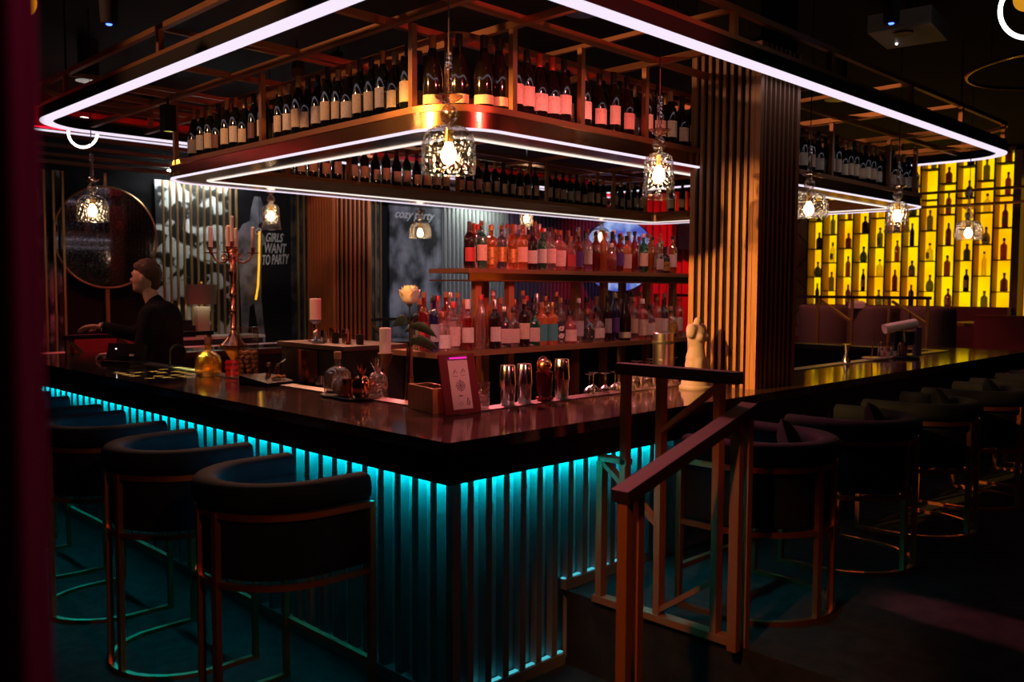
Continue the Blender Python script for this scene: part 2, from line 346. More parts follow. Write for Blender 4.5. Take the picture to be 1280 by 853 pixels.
# ------------------------------------------------------------------ slatted columns standing on the bar
def column(x, y, label, s=.44, z0=BH, z1=2.98):
    c = T('slatted_column', label, 'column', (x, y, z0))
    O('core', G().box((.019, .019, 0), (s - .019, s - .019, ZC - z0)), MATTE, c)
    cm = G().box((0, 0, 0), (.034, .034, z1 - z0)).mesh('corner_board', 0)
    for a in (0, s - .034):
        for b in (0, s - .034): O('corner_board', cm, WOODSLAT, c, (a, b, 0))
    O('corner_board', G().box((0, .036, 0), (.02, .06, z1 - z0)), WOODSLAT, c, smooth=0)
    sx = G().box((0, -.0095, 0), (.020, .0095, z1 - z0)).mesh('slat', 0); sy = G().box((-.008, 0, 0), (.008, .020, z1 - z0)).mesh('slat', 0)
    n = 7
    for i in range(n):
        t = .085 + i * (s - .11) / n
        O('slat', sx, WOODSLAT, c, (0, t, 0)); O('slat', sx, WOODSLAT, c, (s - .020, t, 0))
        t2 = .058 + i * (s - .09) / n
        O('slat', sy, WOODSLAT, c, (t2, 0, 0)); O('slat', sy, WOODSLAT, c, (t2, s - .020, 0))
    return c
column(2.31, .12, 'slatted wooden column standing on the bar beside the white torso')
column(2.68, 4.78, 'slatted copper brown column on the far bar behind the rose')
# ------------------------------------------------------------------ handrail at the platform
RAILM = mat('brown_metal_flat', (.30, .13, .06), .5, .35)
HRM = mat('dark_handrail_wood', (.022, .012, .013), .65, spec=.3)
ra = T('guard_railing', 'short brown metal guard railing with dark top rail at the platform edge', 'railing', (.82, -.35, .33))
def rb(nm, p, q, w, h, m=RAILM): return O(nm, G().bar(Vector(p) - Vector((.82, -.35, .33)), Vector(q) - Vector((.82, -.35, .33)), w, h), m, ra, smooth=0)
rb('top_rail', (.82, -.115, 1.325), (.82, -.665, 1.325), .06, .045, HRM)
for y, zt in ((-.15, 1.305), (-.325, 1.305), (-.585, 1.305)): rb('post', (.82, y, .35), (.82, y, zt), .04, .028)
rb('post', (.82, -.03, .35), (.82, -.03, .93), .04, .03); rb('short_rail', (.82, -.03, .945), (.82, -.17, .945), .04, .022)
rb('bottom_rail', (.82, -.0, .345), (.82, -.69, .345), .05, .028)
rb('diagonal_brace', (.82, -.575, 1.285), (.82, -.335, 1.095), .036, .020); rb('diagonal_brace', (.82, -.04, .93), (.82, -.315, .72), .036, .020); rb('diagonal_brace', (.82, -.335, .38), (.82, -.575, .55), .036, .020)
hr = T('stair_handrail', 'sloping dark wooden handrail on doubled copper coloured posts', 'railing', (.5, -.69, 0))
def hb(nm, p, q, w, h, m=RAILM): return O(nm, G().bar(Vector(p) - Vector((.5, -.69, 0)), Vector(q) - Vector((.5, -.69, 0)), w, h), m, hr, smooth=0)
hb('sloped_rail', (.86, -.69, 1.215), (.10, -.69, 1.010), .065, .042, HRM)
for x, z0, zt in ((.125, 0, .995), (.185, 0, 1.01), (.775, .33, 1.17), (.84, .33, 1.19)): hb('post', (x, -.69, z0), (x, -.69, zt), .030, .038)

# ------------------------------------------------------------------ barrel stools and armchairs
def upath(hw, front, straight, n=14, inset=0):
    hw -= inset; P = [(front, hw), (front - straight, hw)]
    for k in range(1, n): t = PI / 2 + PI * k / n; P.append((front - straight + hw * math.cos(t), hw * math.sin(t)))
    return P + [(front - straight, -hw), (front, -hw)]
def secbox(w, z0, z1): return [(-w / 2, z0), (w / 2, z0), (w / 2, z1), (-w / 2, z1)]
def secround(w, z0, z1, n=12, p=3.2):
    L = []; cz_ = (z0 + z1) / 2; h = (z1 - z0) / 2
    for k in range(n * 2):
        t = 2 * PI * k / (n * 2); c, s_ = math.cos(t), math.sin(t)
        L.append((w / 2 * math.copysign(abs(c) ** (2 / p), c), cz_ + h * math.copysign(abs(s_) ** (2 / p), s_)))
    return L
def chair_meshes(dz, rim_h, band_t, band_b, shell_w=.085):
    hw, fr, stt = .305, .26, .20
    M = {}
    M['shell'] = G().sweep(upath(hw, fr - .005, stt, inset=.048), secround(.065, band_b - dz + .005, band_t - dz + .03, 8, 6)).mesh('shell', 50)
    M['back_cushion'] = G().sweep(upath(hw, fr - .015, stt, inset=.040), secround(.098, band_t - dz + .004, rim_h - dz, 10, 2.7)).mesh('back_cushion', 60)
    pts = [(fr - .03, -hw + .08), (fr - .03, hw - .08)] + [(fr - stt + (hw - .08) * math.cos(PI / 2 + PI * k / 14), (hw - .08) * math.sin(PI / 2 + PI * k / 14)) for k in range(15)]
    g = G(); n = len(pts); zs = band_b - dz + .01
    loops = [(1, zs), (1, zs + .075), (.97, zs + .095), (.90, zs + .105)]
    cx = fr - .26
    V = [((cx + (px - cx) * s_), py * s_, z) for s_, z in loops for px, py in pts]
    F = [tuple(range(n))[::-1], tuple(3 * n + i for i in range(n))] + [(l * n + i, l * n + (i + 1) % n, (l + 1) * n + (i + 1) % n, (l + 1) * n + i) for l in range(3) for i in range(n)]
    g.add(V, F); M['seat'] = g.mesh('seat', 50)
    M['top_band'] = G().sweep(upath(hw, fr, stt), secbox(.016, band_t - dz - .022, band_t - dz)).mesh('top_band', 30)
    M['bottom_band'] = G().sweep(upath(hw, fr, stt), secbox(.020, band_b - dz - .02, band_b - dz)).mesh('bottom_band', 30)
    M['floor_ring'] = G().sweep(upath(hw, fr, stt), secbox(.024, .0, .018)).mesh('floor_ring', 30)
    M['front_leg'] = G().box((-.012, -.012, .018), (.012, .012, band_t - dz - .022)).mesh('leg', 0)
    M['rear_leg'] = G().box((-.012, -.012, .018), (.012, .012, band_t - dz)).mesh('leg', 0)
    fz = .25 if band_b - dz > .5 else .16
    M['footrest'] = G().bar((fr, -hw + .012, fz), (fr, hw - .012, fz), .024, .02).mesh('footrest', 0)
    return M
TALL = chair_meshes(0, .965, .862, .615); LOW = chair_meshes(.33, 1.048, .955, .70)
def chair(M, name, label, loc, rz, fab, group, pillow=None):
    c = T(name, label, 'chair' if pillow else 'bar stool', loc, rz, group)
    hw, fr, stt = .305, .26, .20; cx = fr - stt
    for nm, m in (('shell', fab), ('back_cushion', fab), ('seat', fab), ('top_band', COPPER), ('bottom_band', COPPER), ('floor_ring', COPPER), ('footrest', COPPER)): O(nm, M[nm], m, c)
    for s_ in (-1, 1):
        O('leg', M['front_leg'], COPPER, c, (fr - .012, s_ * hw, 0))
        t = PI + s_ * .20; O('leg', M['rear_leg'], COPPER, c, (cx + hw * math.cos(t), hw * math.sin(t), 0), t)
    return c
VEL = ('nearest the camera on the left side of the bar', 'second from the bar corner on the left side of the bar', 'third from the bar corner on the left side', 'fourth from the bar corner on the left side', 'farthest, half lost in the dark on the left side')
for i in range(5):
    chair(TALL, 'bar_stool', 'navy velvet bar stool, ' + VEL[i], (-.37 , .60 + .872 * i, 0), 0, VELVET, 'barrel bar stools along the left of the bar')
def cushion_mesh(w=.30, h=.30, t=.10, n=10):
    V = []; F = []
    for s_ in (1, -1):
        for i in range(n + 1):
            for j in range(n + 1):
                a, b = 2 * i / n - 1, 2 * j / n - 1; p = (1 - a ** 4) * (1 - b ** 4); q = 1 - .06 * (1 - a * a) - 0 * b; q2 = 1 - .06 * (1 - b * b)
                V.append((a * w / 2 * q2, s_ * t / 2 * p ** .6, b * h / 2 * q))
    N = (n + 1) ** 2
    for i in range(n):
        for j in range(n):
            a = i * (n + 1) + j; F.append((a, a + 1, a + n + 2, a + n + 1)); F.append((N + a, N + a + n + 1, N + a + n + 2, N + a + 1))
    return G().add(V, F).mesh('cushion', 70)
CUSH = cushion_mesh()
RV = ('nearest the guard railing', 'second from the guard railing', 'third from the guard railing', 'fourth from the guard railing', 'fifth from the guard railing', 'farthest from the guard railing')
for i in range(6):
    x = 1.325 + .862 * i
    c = chair(LOW, 'barrel_armchair', 'charcoal velvet barrel armchair on the platform, ' + RV[i], (x, -.53, .33), PI / 2, VELVETB, 'barrel armchairs on the platform', True)
    p = tag(O('throw_pillow', CUSH, VELVETB, None, (x + .07, -.60, .33 + .60)), 'dark throw pillow leaning in the armchair ' + RV[i], 'pillow', 'throw pillows in the armchairs')
    p.rotation_euler = (math.radians(-24), math.radians(38 if i % 2 == 0 else 30), math.radians(12))
# ------------------------------------------------------------------ back wall decoration
ROD = mat('gilt_rod', (.52, .33, .14), .35, .9)
def zebra_mat():
    m = bpy.data.materials.new('black_white_mural'); m.use_nodes = True; nt = m.node_tree; b = nt.nodes['Principled BSDF']
    tc = nt.nodes.new('ShaderNodeTexCoord'); n = nt.nodes.new('ShaderNodeTexNoise'); n.inputs['Scale'].default_value = 3.1; n.inputs['Detail'].default_value = 2.5
    mp = nt.nodes.new('ShaderNodeMapping'); mp.inputs['Scale'].default_value = (1.2, 1, 1.5); mp.inputs['Location'].default_value = (3.7, 0, 1.3)
    r = nt.nodes.new('ShaderNodeValToRGB'); r.color_ramp.interpolation = 'LINEAR'
    r.color_ramp.elements[0].position = .49; r.color_ramp.elements[1].position = .53; r.color_ramp.elements[0].color = (.01, .01, .012, 1); r.color_ramp.elements[1].color = (.72, .76, .74, 1)
    nt.links.new(tc.outputs['Object'], mp.inputs[0]); nt.links.new(mp.outputs[0], n.inputs['Vector']); nt.links.new(n.outputs[0], r.inputs[0]); nt.links.new(r.outputs[0], b.inputs['Base Color']); return m
def smoke_mat(name, sc, lo, hi, c2, loc=(0, 0, 0)):
    m = mat(name, (.008, .008, .011), .7, noise=(sc, c2, lo, hi, (1, 1, .7))); m.node_tree.nodes['Mapping'].inputs['Location'].default_value = loc; return m
pa = T('mural_panel', 'black and white brush painted mural panel behind gilt rods', 'mural', (2.66, 7.6, .85))
O('panel', G().box((-.46, 0, 0), (.46, .04, 2.0)), zebra_mat(), pa)
rodm = G().box((-.011, -.011, 0), (.011, .011, 1.98)).mesh('rod', 0)
for i in range(12): O('rod', rodm, ROD, pa, (-.44 + .08 * i, -.16, 0))
O('added_wash_strip', G().box((-.45, -.34, 2.06), (.45, -.31, 2.075)), emis('added_wash_glow', (.85, .98, 1), 95), pa); O('added_wash_bar', G().box((-.46, -.35, 2.075), (.46, -.30, 2.11)), MATTE, pa)  # glowing strip and its bar are added to brighten the mural
pb = T('rod_screen', 'screen of thin gilt rods with pale brush strokes at far left', 'screen', (.95, 7.6, .85))
O('panel', G().box((-.35, 0, 0), (.25, .04, 2.0)), smoke_mat('blue_smoke', 4, .5, .62, (.30, .36, .42)), pb)
for i in range(7): O('rod', rodm, ROD, pb, (-.32 + .09 * i, -.16, 0))
# mural with painted figure and lettering
GREY1 = smoke_mat('chalk_grey_paint', 6, .3, .65, (.34, .34, .40)); CHALK = mat('chalk_white_paint', (.62, .60, .60), .8)
pc = T('graffiti_mural', 'black mural with a pale painted figure and chalk lettering', 'mural', (3.5, 7.6, .85))
O('panel', G().box((-.38, 0, 0), (.42, .04, 2.0)), MATTE, pc)
def flat(poly, y=-.004, t=.004):   # outline in x,z -> thin painted layer
    g = G(); n = len(poly); g.add([(x, y, z) for x, z in poly] + [(x, y + t, z) for x, z in poly], [tuple(range(n)), tuple(range(n, 2 * n))[::-1]] + [(i, n + i, n + (i + 1) % n, (i + 1) % n) for i in range(n)]); return g
O('painted_figure', flat([(-.26, 0.05), (-.20, .05), (-.16, .55), (-.10, .60), (-.02, .1), (.05, .1), (0, .65), (.0, 1.0), (.02, 1.3), (.10, 1.36), (.02, 1.46), (-.03, 1.55), (.03, 1.62), (.05, 1.78), (.0, 1.9), (-.08, 1.9), (-.12, 1.75), (-.14, 1.6), (-.24, 1.55), (-.30, 1.45), (-.29, 1.0)]), GREY1, pc)
def lettering(txt, size, x, z, y, parent, m, shear=.25, thick=.010, rot=0):
    cu = bpy.data.curves.new('lettering', 'FONT'); cu.body = txt; cu.size = size; cu.shear = shear; cu.offset = thick * .25; cu.extrude = .001
    tmp = bpy.data.objects.new('tmp', cu); COL.objects.link(tmp); dg = bpy.context.evaluated_depsgraph_get()
    me = bpy.data.meshes.new_from_object(tmp.evaluated_get(dg)); bpy.data.objects.remove(tmp); me.materials.clear(); me.materials.append(None)
    o = O('lettering', me, m, parent, (x, y, z)); o.rotation_euler = (PI / 2, rot, 0); return o
lettering('O', .11, -.10, 1.44, -.006, pc, CHALK, .5); lettering('GIRLS', .15, .06, 1.36, -.006, pc, CHALK, .35).scale = (.62, 1, 1); lettering('WANT', .17, .04, 1.22, -.006, pc, CHALK, .2).scale = (.58, 1, 1); lettering('TO PARTY', .17, .01, 1.07, -.006, pc, CHALK, .35, rot=-.06).scale = (.46, 1, 1)
sc = T('rod_screen', 'narrow screen of gilt rods beside the graffiti mural', 'screen', (4.1, 7.6, .85))
O('panel', G().box((-.18, 0, 0), (1.2, .04, 2.0)), smoke_mat('brown_smoke', 7, .45, .6, (.10, .07, .05)), sc)
for i in range(16): O('rod', rodm, ROD, sc, (-.16 + .085 * i, -.14, 0))
pd = T('smoke_mural', 'black mural of a pale smoky face behind the white rose', 'mural', (5.95, 7.6, .85))
O('panel', G().box((-.48, 0, 0), (.48, .04, 2.05)), smoke_mat('pale_smoke', 2.6, .42, .66, (.36, .35, .40), (1.2, 0, .6)), pd)
lettering('cozy party', .165, -.40, 1.775, -.006, pd, mat('faded_chalk', (.55, .53, .53), .8), .4)
pe = T('lit_slat_wall', 'pale lit vertical slat wall behind the back bar bottles', 'wall panel', (7.1, 7.6, .5))
O('panel', G().box((-.68, 0, 0), (.68, .04, 2.4)), mat('grey_panel', (.55, .60, .56), .6), pe)
sm = G().box((-.02, -.03, 0), (.02, 0, 2.4)).mesh('slat', 0)
for i in range(17): O('slat', sm, mat('dark_slat', (.20, .18, .18), .6), pe, (-.64 + .08 * i, 0, 0))
O('wall_washer', G().box((-.45, -.30, 2.42), (.25, -.27, 2.435)), emis('added_wash_glow2', (.8, 1, .92), 110), pe); O('washer_bar', G().box((-.46, -.31, 2.435), (.26, -.26, 2.47)), MATTE, pe)
pg = T('purple_slat_wall', 'dark purple vertical slat wall left of the stage', 'wall panel', (8.75, 7.6, .5))
O('panel', G().box((-.95, 0, 0), (1.9, .04, 2.6)), mat('plum_panel', (.05, .03, .05), .7), pg)
sm2 = G().box((-.022, -.035, 0), (.022, 0, 2.6)).mesh('slat', 0)
for i in range(27): O('slat', sm2, mat('plum_slat', (.10, .05, .09), .6), pg, (-.90 + .09 * i, 0, 0))
# beams and cove light along the back wall
cv = T('ceiling_cove', 'dropped bronze cove beam with white led line and red glow along the back wall', 'cove', (4, 7.3, 2.85))
for i, z in enumerate((2.86, 2.94, 3.04, 3.15)): O('beam', G().box((-8, -.18 + .06 * i, z - 2.85), (7, -.10 + .06 * i, z + .035 - 2.85)), mat('brown_beam', (.16, .075, .05), .6), cv)
O('white_led_line', G().box((-8, .18, .375), (7, .20, .392)), LEDW, cv)
O('ledge', G().box((-8, .17, .392), (7, .34, .405)), mat('brown_beam', (.16, .075, .05), .6), cv)
O('red_led_line', G().box((-8, .20, .410), (7, .22, .42)), emis('led_red_line', (1, .006, .02), 6), cv)
O('red_glow_panel', G().box((-8, .33, .41), (7, .345, .648)), mat('red_glow_paint', (.55, .03, .04), .6), cv)  # red glow of the cove put into the wall colour
# round mirror
mr = T('round_mirror', 'large round antique mirror in thin bronze frame behind the bartender', 'mirror', (1.63, 7.5, 1.2))
def disc_y(r, y0, y1, z, n=48): return G().cyl((0, y0, z), (0, y1, z), r, n=n)
def antique():
    m = mat('antique_mirror', (.16, .15, .19), .06, 1, noise=(45, (.42, .38, .42), .45, .75, (1, 1, 1))); nt = m.node_tree; b = nt.nodes['Principled BSDF']
    tc = nt.nodes.new('ShaderNodeTexCoord'); n = nt.nodes.new('ShaderNodeTexNoise'); n.inputs['Scale'].default_value = 55; n.inputs['Detail'].default_value = 6
    r = nt.nodes.new('ShaderNodeMapRange'); r.inputs[1].default_value = .45; r.inputs[2].default_value = .7; r.inputs[3].default_value = .04; r.inputs[4].default_value = .18
    nt.links.new(tc.outputs['Object'], n.inputs['Vector']); nt.links.new(n.outputs[0], r.inputs[0]); nt.links.new(r.outputs[0], b.inputs['Roughness']); return m
O('mirror_glass', disc_y(.53, .0, .02, .97), antique(), mr)
O('frame', G().tube([(.54 * math.cos(2 * PI * k / 48), .01, .97 + .54 * math.sin(2 * PI * k / 48)) for k in range(48)], .014, 8, True), BRONZE, mr)
O('support_pole', G().box((-.02, .02, -1.2), (.02, .05, .43)), BRONZE, mr)
O('hanger', G().box((-.015, .02, 1.51), (.015, .04, 1.66)), BRONZE, mr)
# banquette, sideboard, lamp at the back left
sf = T('banquette', 'red upholstered banquette along the back wall behind the bar', 'sofa', (1.6, 6.7, 0))
O('seat', G().box((-1.6, -.45, .12), (1.75, .12, .47)), REDUPH, sf); O('backrest', G().box((-1.6, .12, .12), (1.75, .30, .98)), REDUPH, sf); O('base', G().box((-1.58, -.42, 0), (1.72, .28, .12)), MATTE, sf)
O('piping', G().box((-1.6, .10, .98), (1.75, .31, .995)), mat('pale_pink_trim', (.6, .35, .36), .5), sf)
sb = T('sideboard', 'black sideboard behind the red banquette carrying the table lamp', 'sideboard', (2.6, 7.15, 0))
O('body', G().box((-.5, -.12, 0), (.6, .25, 1.06)), BLACK, sb); O('top', G().box((-.52, -.14, 1.06), (.62, .27, 1.09)), mat('pale_stone_top', (.5, .47, .43), .3), sb)
tl = T('table_lamp', 'table lamp with grey drum shade on the sideboard', 'lamp', (2.5, 7.12, 1.09))
O('shade', G().shell([(.155, .36), (.165, .58)], 28), mat('grey_linen_shade', (.34, .34, .24), .9), tl); O('base', G().box((-.07, -.05, 0), (.07, .05, .33)), mat('lamp_stone_base', (.35, .26, .18), .5), tl)
O('diffuser', G().cyl((0, 0, .362), (0, 0, .368), .15, n=24), emis('lamp_diffuser', (1, .85, .6), 3.2), tl); O('finial', G().cyl((0, 0, .33), (0, 0, .60), .006, n=6).ball((0, 0, .61), .014), GOLDM, tl)
bk = tag(O('black_box', G().box((-.13, -.08, 0), (.13, .08, .13)).box((-.10, -.06, .13), (-.02, .05, .17)).box((.02, -.06, .13), (.1, .05, .19)), BLACK, None, (2.25, 7.1, 1.09)), 'black boxes stacked beside the table lamp', 'box')
nt_ = tag(O('amber_light_tube', G().tube([(0, 0, 0), (.03, 0, .15), (.05, 0, .45), (.06, 0, .83)], .012, 8), emis('amber_tube', (1, .42, .02), 1.3), None, (3.36, 7.48, 1.49)), 'thin glowing amber tube hanging before the graffiti mural', 'light tube')
O('cord', G().cyl((.06, 0, .83), (.06, 0, ZC - 1.49), .003, n=5), MATTE, nt_)
# cabinet wall and small chairs behind the bar on the left
ch = T('red_armchair', 'red box armchair with wooden braces behind the bartender', 'chair', (1.15, 5.88, 0))
O('seat', G().box((-.35, -.3, .1), (.35, .22, .5)), REDUPH, ch); O('backrest', G().box((-.35, .22, .5), (.35, .34, 1.2)), REDUPH, ch); O('armrest', G().box((-.42, -.3, .1), (-.35, .34, .85)), REDUPH, ch); O('armrest', G().box((.35, -.3, .1), (.42, .34, .85)), REDUPH, ch)
def small_rail(loc, rz, L, h, label, posts, diags, name='lounge_railing', mrail=RAILM):
    r_ = T(name, label, 'railing', loc, rz)
    O('top_rail', G().bar((0, 0, h), (L, 0, h), .06, .035), HRM, r_, smooth=0)
    for x in posts: O('post', G().bar((x, 0, 0), (x, 0, h - .017), .03, .03), mrail, r_, smooth=0)
    for a, b in diags: O('diagonal_brace', G().bar((a[0], 0, a[1]), (b[0], 0, b[1]), .026, .03), mrail, r_, smooth=0)
    O('bottom_rail', G().bar((0, 0, .04), (L, 0, .04), .03, .03), mrail, r_, smooth=0)
GILT = mat('gilt_rail', (.55, .26, .09), .4, .6)
small_rail((8.1, 1.30, .5), PI / 2, 3.4, 1.06, 'brown railing with diagonal braces before the lounge chairs', (.03, .45, .88, 1.30, 1.72, 2.15, 2.6, 3.0, 3.37), (((.05, .78), (.42, 1.02)), ((.90, .78), (1.27, 1.02)), ((1.74, .78), (2.12, 1.02)), ((1.32, .05), (1.70, .4)), ((2.62, .78), (2.97, 1.02))), mrail=GILT)
small_rail((.5, 5.45, 0), 0, 1.3, 1.22, 'thin brown railing with diagonal brace behind the bartender', (.03, .45, .9, 1.27), (((.05, 1.18), (.43, .8)), ((.47, 1.18), (.88, .8))))
small_rail((3.3, 5.9, 0), 0, 2.0, 1.28, 'dark railing with diagonal brace behind the far bar', (.03, .6, 1.2, 1.97), (((.62, 1.24), (1.1, .8)),))
# ------------------------------------------------------------------ stage corner
mo = T('moon_screen', 'round blue glowing moon screen beside the red stage curtain', 'screen', (9.75, 6.95, 2.2), math.radians(-48))
def moonmat():
    m = emis('blue_moon', (.10, .14, .50), .9); nt = m.node_tree; e = nt.nodes['Emission']; tc = nt.nodes.new('ShaderNodeTexCoord'); n = nt.nodes.new('ShaderNodeTexNoise'); n.inputs['Scale'].default_value = 4
    r = nt.nodes.new('ShaderNodeValToRGB'); r.color_ramp.elements[0].position = .4; r.color_ramp.elements[1].position = .68; r.color_ramp.elements[0].color = (.07, .10, .46, 1); r.color_ramp.elements[1].color = (.42, .55, .85, 1)
    nt.links.new(tc.outputs['Object'], n.inputs['Vector']); nt.links.new(n.outputs[0], r.inputs[0]); nt.links.new(r.outputs[0], e.inputs[0]); return m
O('disc', disc_y(.60, -.01, .02, 0, 56), moonmat(), mo); O('rim', G().tube([(.605 * math.cos(2 * PI * k / 56), .01, .605 * math.sin(2 * PI * k / 56)) for k in range(56)], .015, 6, True), MATTE, mo); O('stand', G().cyl((0, .05, -1.7), (0, .05, -.55), .02), MATTE, mo)
def curtain(a, b, z0, z1, folds, amp, m, label, name='stage_curtain'):
    a, b = Vector((*a, 0)), Vector((*b, 0)); L = (b - a).length; d = (b - a) / L; nrm = Vector((-d.y, d.x, 0)); N = folds * 8; g = G(); V = []; F = []
    for i in range(N + 1):
        t = i / N; p = d * (L * t) + nrm * amp * math.sin(2 * PI * folds * t) * (1 + .3 * math.sin(5 * t))
        V += [(p.x, p.y, 0), (p.x, p.y, z1 - z0)]
    for i in range(N): F.append((2 * i, 2 * i + 2, 2 * i + 3, 2 * i + 1))
    o = tag(O(name, g.add(V, F), m, None, (a.x, a.y, z0), smooth=80), label, 'curtain'); s_ = o.modifiers.new('thickness', 'SOLIDIFY'); s_.thickness = .008; return o
REDV = mat('red_velvet', (.50, .012, .018), .8, sheen=.3)
curtain((10.75, 7.5), (10.75, 4.9), .5, 3.3, 17, .05, REDV, 'tall red velvet stage curtain hanging in folds right of the moon')
tag(O('loudspeaker', G().box((-.15, -.16, 0), (.15, .16, .55)).cyl((-.152, 0, .18), (-.13, 0, .18), .12).cyl((-.152, 0, .42), (-.13, 0, .42), .05), BLACK, None, (10.4, 5.95, 2.3)), 'black loudspeaker hanging before the red curtain', 'loudspeaker')
O('bracket', G().cyl((0, 0, .55), (0, 0, ZC - 2.3), .015, n=8), MATTE, bpy.data.objects['loudspeaker'])
# geometric orange panel
op = T('geometric_panel', 'brown panel with diamond line pattern beside the yellow shelf wall', 'wall panel', (10.9, 4.4, .5))
O('panel', G().box((-.03, -.36, 0), (0, .42, 2.9)), mat('ochre_panel', (.42, .20, .06), .6), op)
for z in (.35, 1.05, 1.75): O('inlay_line', G().bar((-.034, -.34, z), (-.034, .0, z + .35), .012).bar((-.034, -.34, z + .7), (-.034, .0, z + .35), .012).bar((-.034, .36, z), (-.034, .02, z + .35), .012), MATTE, op, smooth=0)
# ------------------------------------------------------------------ yellow backlit shelf wall
ys = T('backlit_shelf', 'wall of staggered shelves glowing bright yellow with single bottles', 'shelf', (10.92, 1.24, 1.30))
NC, CW, ZH = 12, .2345, 2.15
O('light_panel', G().box((-.02, 0, 0), (0, NC * CW, ZH)), YEL, ys)
DIV = mat('ochre_divider', (.55, .26, .03), .6)
dv = G().box((-.24, -.008, 0), (-.021, .008, ZH)).mesh('divider', 0); ed = G().box((-.252, -.010, 0), (-.241, .010, ZH)).mesh('divider_edge', 0)
for i in range(NC + 1): d_ = O('divider', dv, DIV, ys, (0, i * CW, 0)); O('divider_edge', ed, MATTE, d_)
sh = G().box((-.245, .009, 0), (-.021, CW - .009, .012)).mesh('shelf_board', 0)
BS = []   # bottle spots
for c_ in range(NC):
    k = NC - 1 - c_; base = (.53 if k % 2 == 0 else .32) - .42
    for j in range(6):
        z = base + .42 * j
        if z < -.01 or z > ZH - .05: continue
        O('shelf_board', sh, MATTE, ys, (0, c_ * CW, z)); BS.append((10.78, 1.24 + (c_ + .5) * CW, 1.30 + z + .012, c_, j))
O('frame', G().box((-.27, -.09, -.8), (0, -.011, ZH)).box((-.27, -.011, ZH), (0, NC * CW, ZH + .06)), mat('dark_walnut', (.10, .035, .02), .5), ys)
yp = tag(O('yellow_light_column', G().box((-.1, -.25, 0), (0, .0, 2.2)), emis('yellow_glow', (1, .48, .02), .75), None, (10.92, 1.12, .9)), 'glowing yellow column at the right end of the shelf wall', 'light column')
hb_ = T('bronze_ceiling_rails', 'two bronze rails crossing before the top of the yellow shelves', 'rail', (8.6, 1.15, 2.64))
for z in (.12, -.04): O('rail', G().bar((0, -1.0, z), (0, .95, z), .03), BRONZE, hb_, smooth=0)
for y in (-.95, .9): O('hanger', G().cyl((0, y, -.04), (0, y, ZC - 2.64), .008, n=6), MATTE, hb_)
# lounge furniture
ls = T('lounge_sofa', 'long burgundy sofa under the yellow backlit shelf', 'sofa', (10.3, 2.45, .5))
O('seat', G().box((-.35, -1.25, .12), (.15, 1.6, .46)), BURG, ls); O('backrest', G().box((.15, -1.25, .12), (.33, 1.6, .93)), BURG, ls); O('base', G().box((-.3, -1.2, 0), (.3, 1.55, .12)), MATTE, ls)
bp_ = tag(O('booth_partition', G().box((-.05, -.42, 0), (.05, .42, .85)).box((-.055, -.425, .85), (.055, .425, .87)), mat('dark_red_partition', (.24, .02, .025), .7), None, (8.75, .62, .5)), 'dark red upholstered booth partition at the end of the bar', 'partition')
tb = T('lounge_table', 'wooden lounge table with dark crossed legs near the booth', 'table', (9.55, 1.05, .5))
O('tabletop', G().box((-.35, -.42, .72), (.35, .42, .76)), mat('table_wood', (.30, .15, .05), .4), tb); O('leg', G().bar((-.2, -.2, 0), (.1, .2, .72), .06), MATTE, tb); O('leg', G().bar((.2, .2, 0), (-.1, -.2, .72), .06), MATTE, tb)
def lounge_chair(loc, rz, label):
    c = T('lounge_chair', label, 'chair', loc, rz, 'upholstered lounge chairs')
    pts = [(.27 * math.cos(t), .27 * math.sin(t)) for t in [PI * .5 + PI * k / 12 for k in range(13)]]
    O('backrest', G().sweep(pts, secround(.10, .30, .95, 8, 5)), GREYUPH, c, smooth=60); O('seat', G().lathe([(0, .32), (.25, .32), (.26, .36), (.25, .45), (0, .47)], 20), GREYUPH, c)
    for k in range(4): t = PI / 4 + PI / 2 * k; O('leg', G().cyl((.2 * math.cos(t), .2 * math.sin(t), .32), (.24 * math.cos(t), .24 * math.sin(t), 0), .016, .010, 8), MATTE, c)
    return c
lounge_chair((9.05, 2.98, .5), 0, 'mauve upholstered lounge chair nearest the slatted column')
lounge_chair((9.05, 2.32, .5), 0, 'mauve lounge chair in the middle, white cloth over its back')
lounge_chair((9.05, 1.655, .5), 0, 'mauve lounge chair on the right beside the lounge table')
tag(O('white_cloth', G().lathe([(.0, .05), (.05, .05), (.09, .02), (.10, -.04), (.085, -.05)], 14, fn=lambda r, z, t: r * (1 + .25 * math.sin(3 * t) + .12 * math.sin(7 * t))), mat('white_linen', (.7, .6, .6), .8), None, (8.78, 2.42, 1.46)), 'crumpled white cloth lying on the middle lounge chair', 'cloth')
# ------------------------------------------------------------------ ceiling items
def ring_lamp(loc, label):
    t = T('ring_pendant', label, 'pendant lamp', loc, math.radians(-45), 'glowing ring pendants')
    O('led_ring', G().tube([(.13 * math.cos(2 * PI * k / 40), 0, .13 * math.sin(2 * PI * k / 40)) for k in range(40)], .011, 8, True), emis('ring_white', (1, .95, .85), 5), t)
    O('gold_globe', G().ball((0, 0, .06), .062, 16, 10), emis('gold_globe', (1, .42, .02), .55), t); O('cord', G().cyl((0, 0, .13), (0, 0, ZC - loc[2]), .004, n=6), MATTE, t)
ring_lamp((.90, 6.05, 3.02), 'glowing white ring pendant with gold globe above the bartender')
ring_lamp((2.88, -.99, 3.02), 'glowing white ring pendant with gold globe in the upper right corner')
tag(O('amber_globe', G().ball((0, 0, 0), .07, 20, 12), emis('amber_globe', (1, .30, .0), .9), None, (-.766, 2.0, 2.90)), 'small glowing amber globe hanging in the upper left corner', 'lamp')
O('cord', G().cyl((0, 0, .065), (0, 0, ZC - 2.90), .004, n=6), MATTE, bpy.data.objects['amber_globe'])
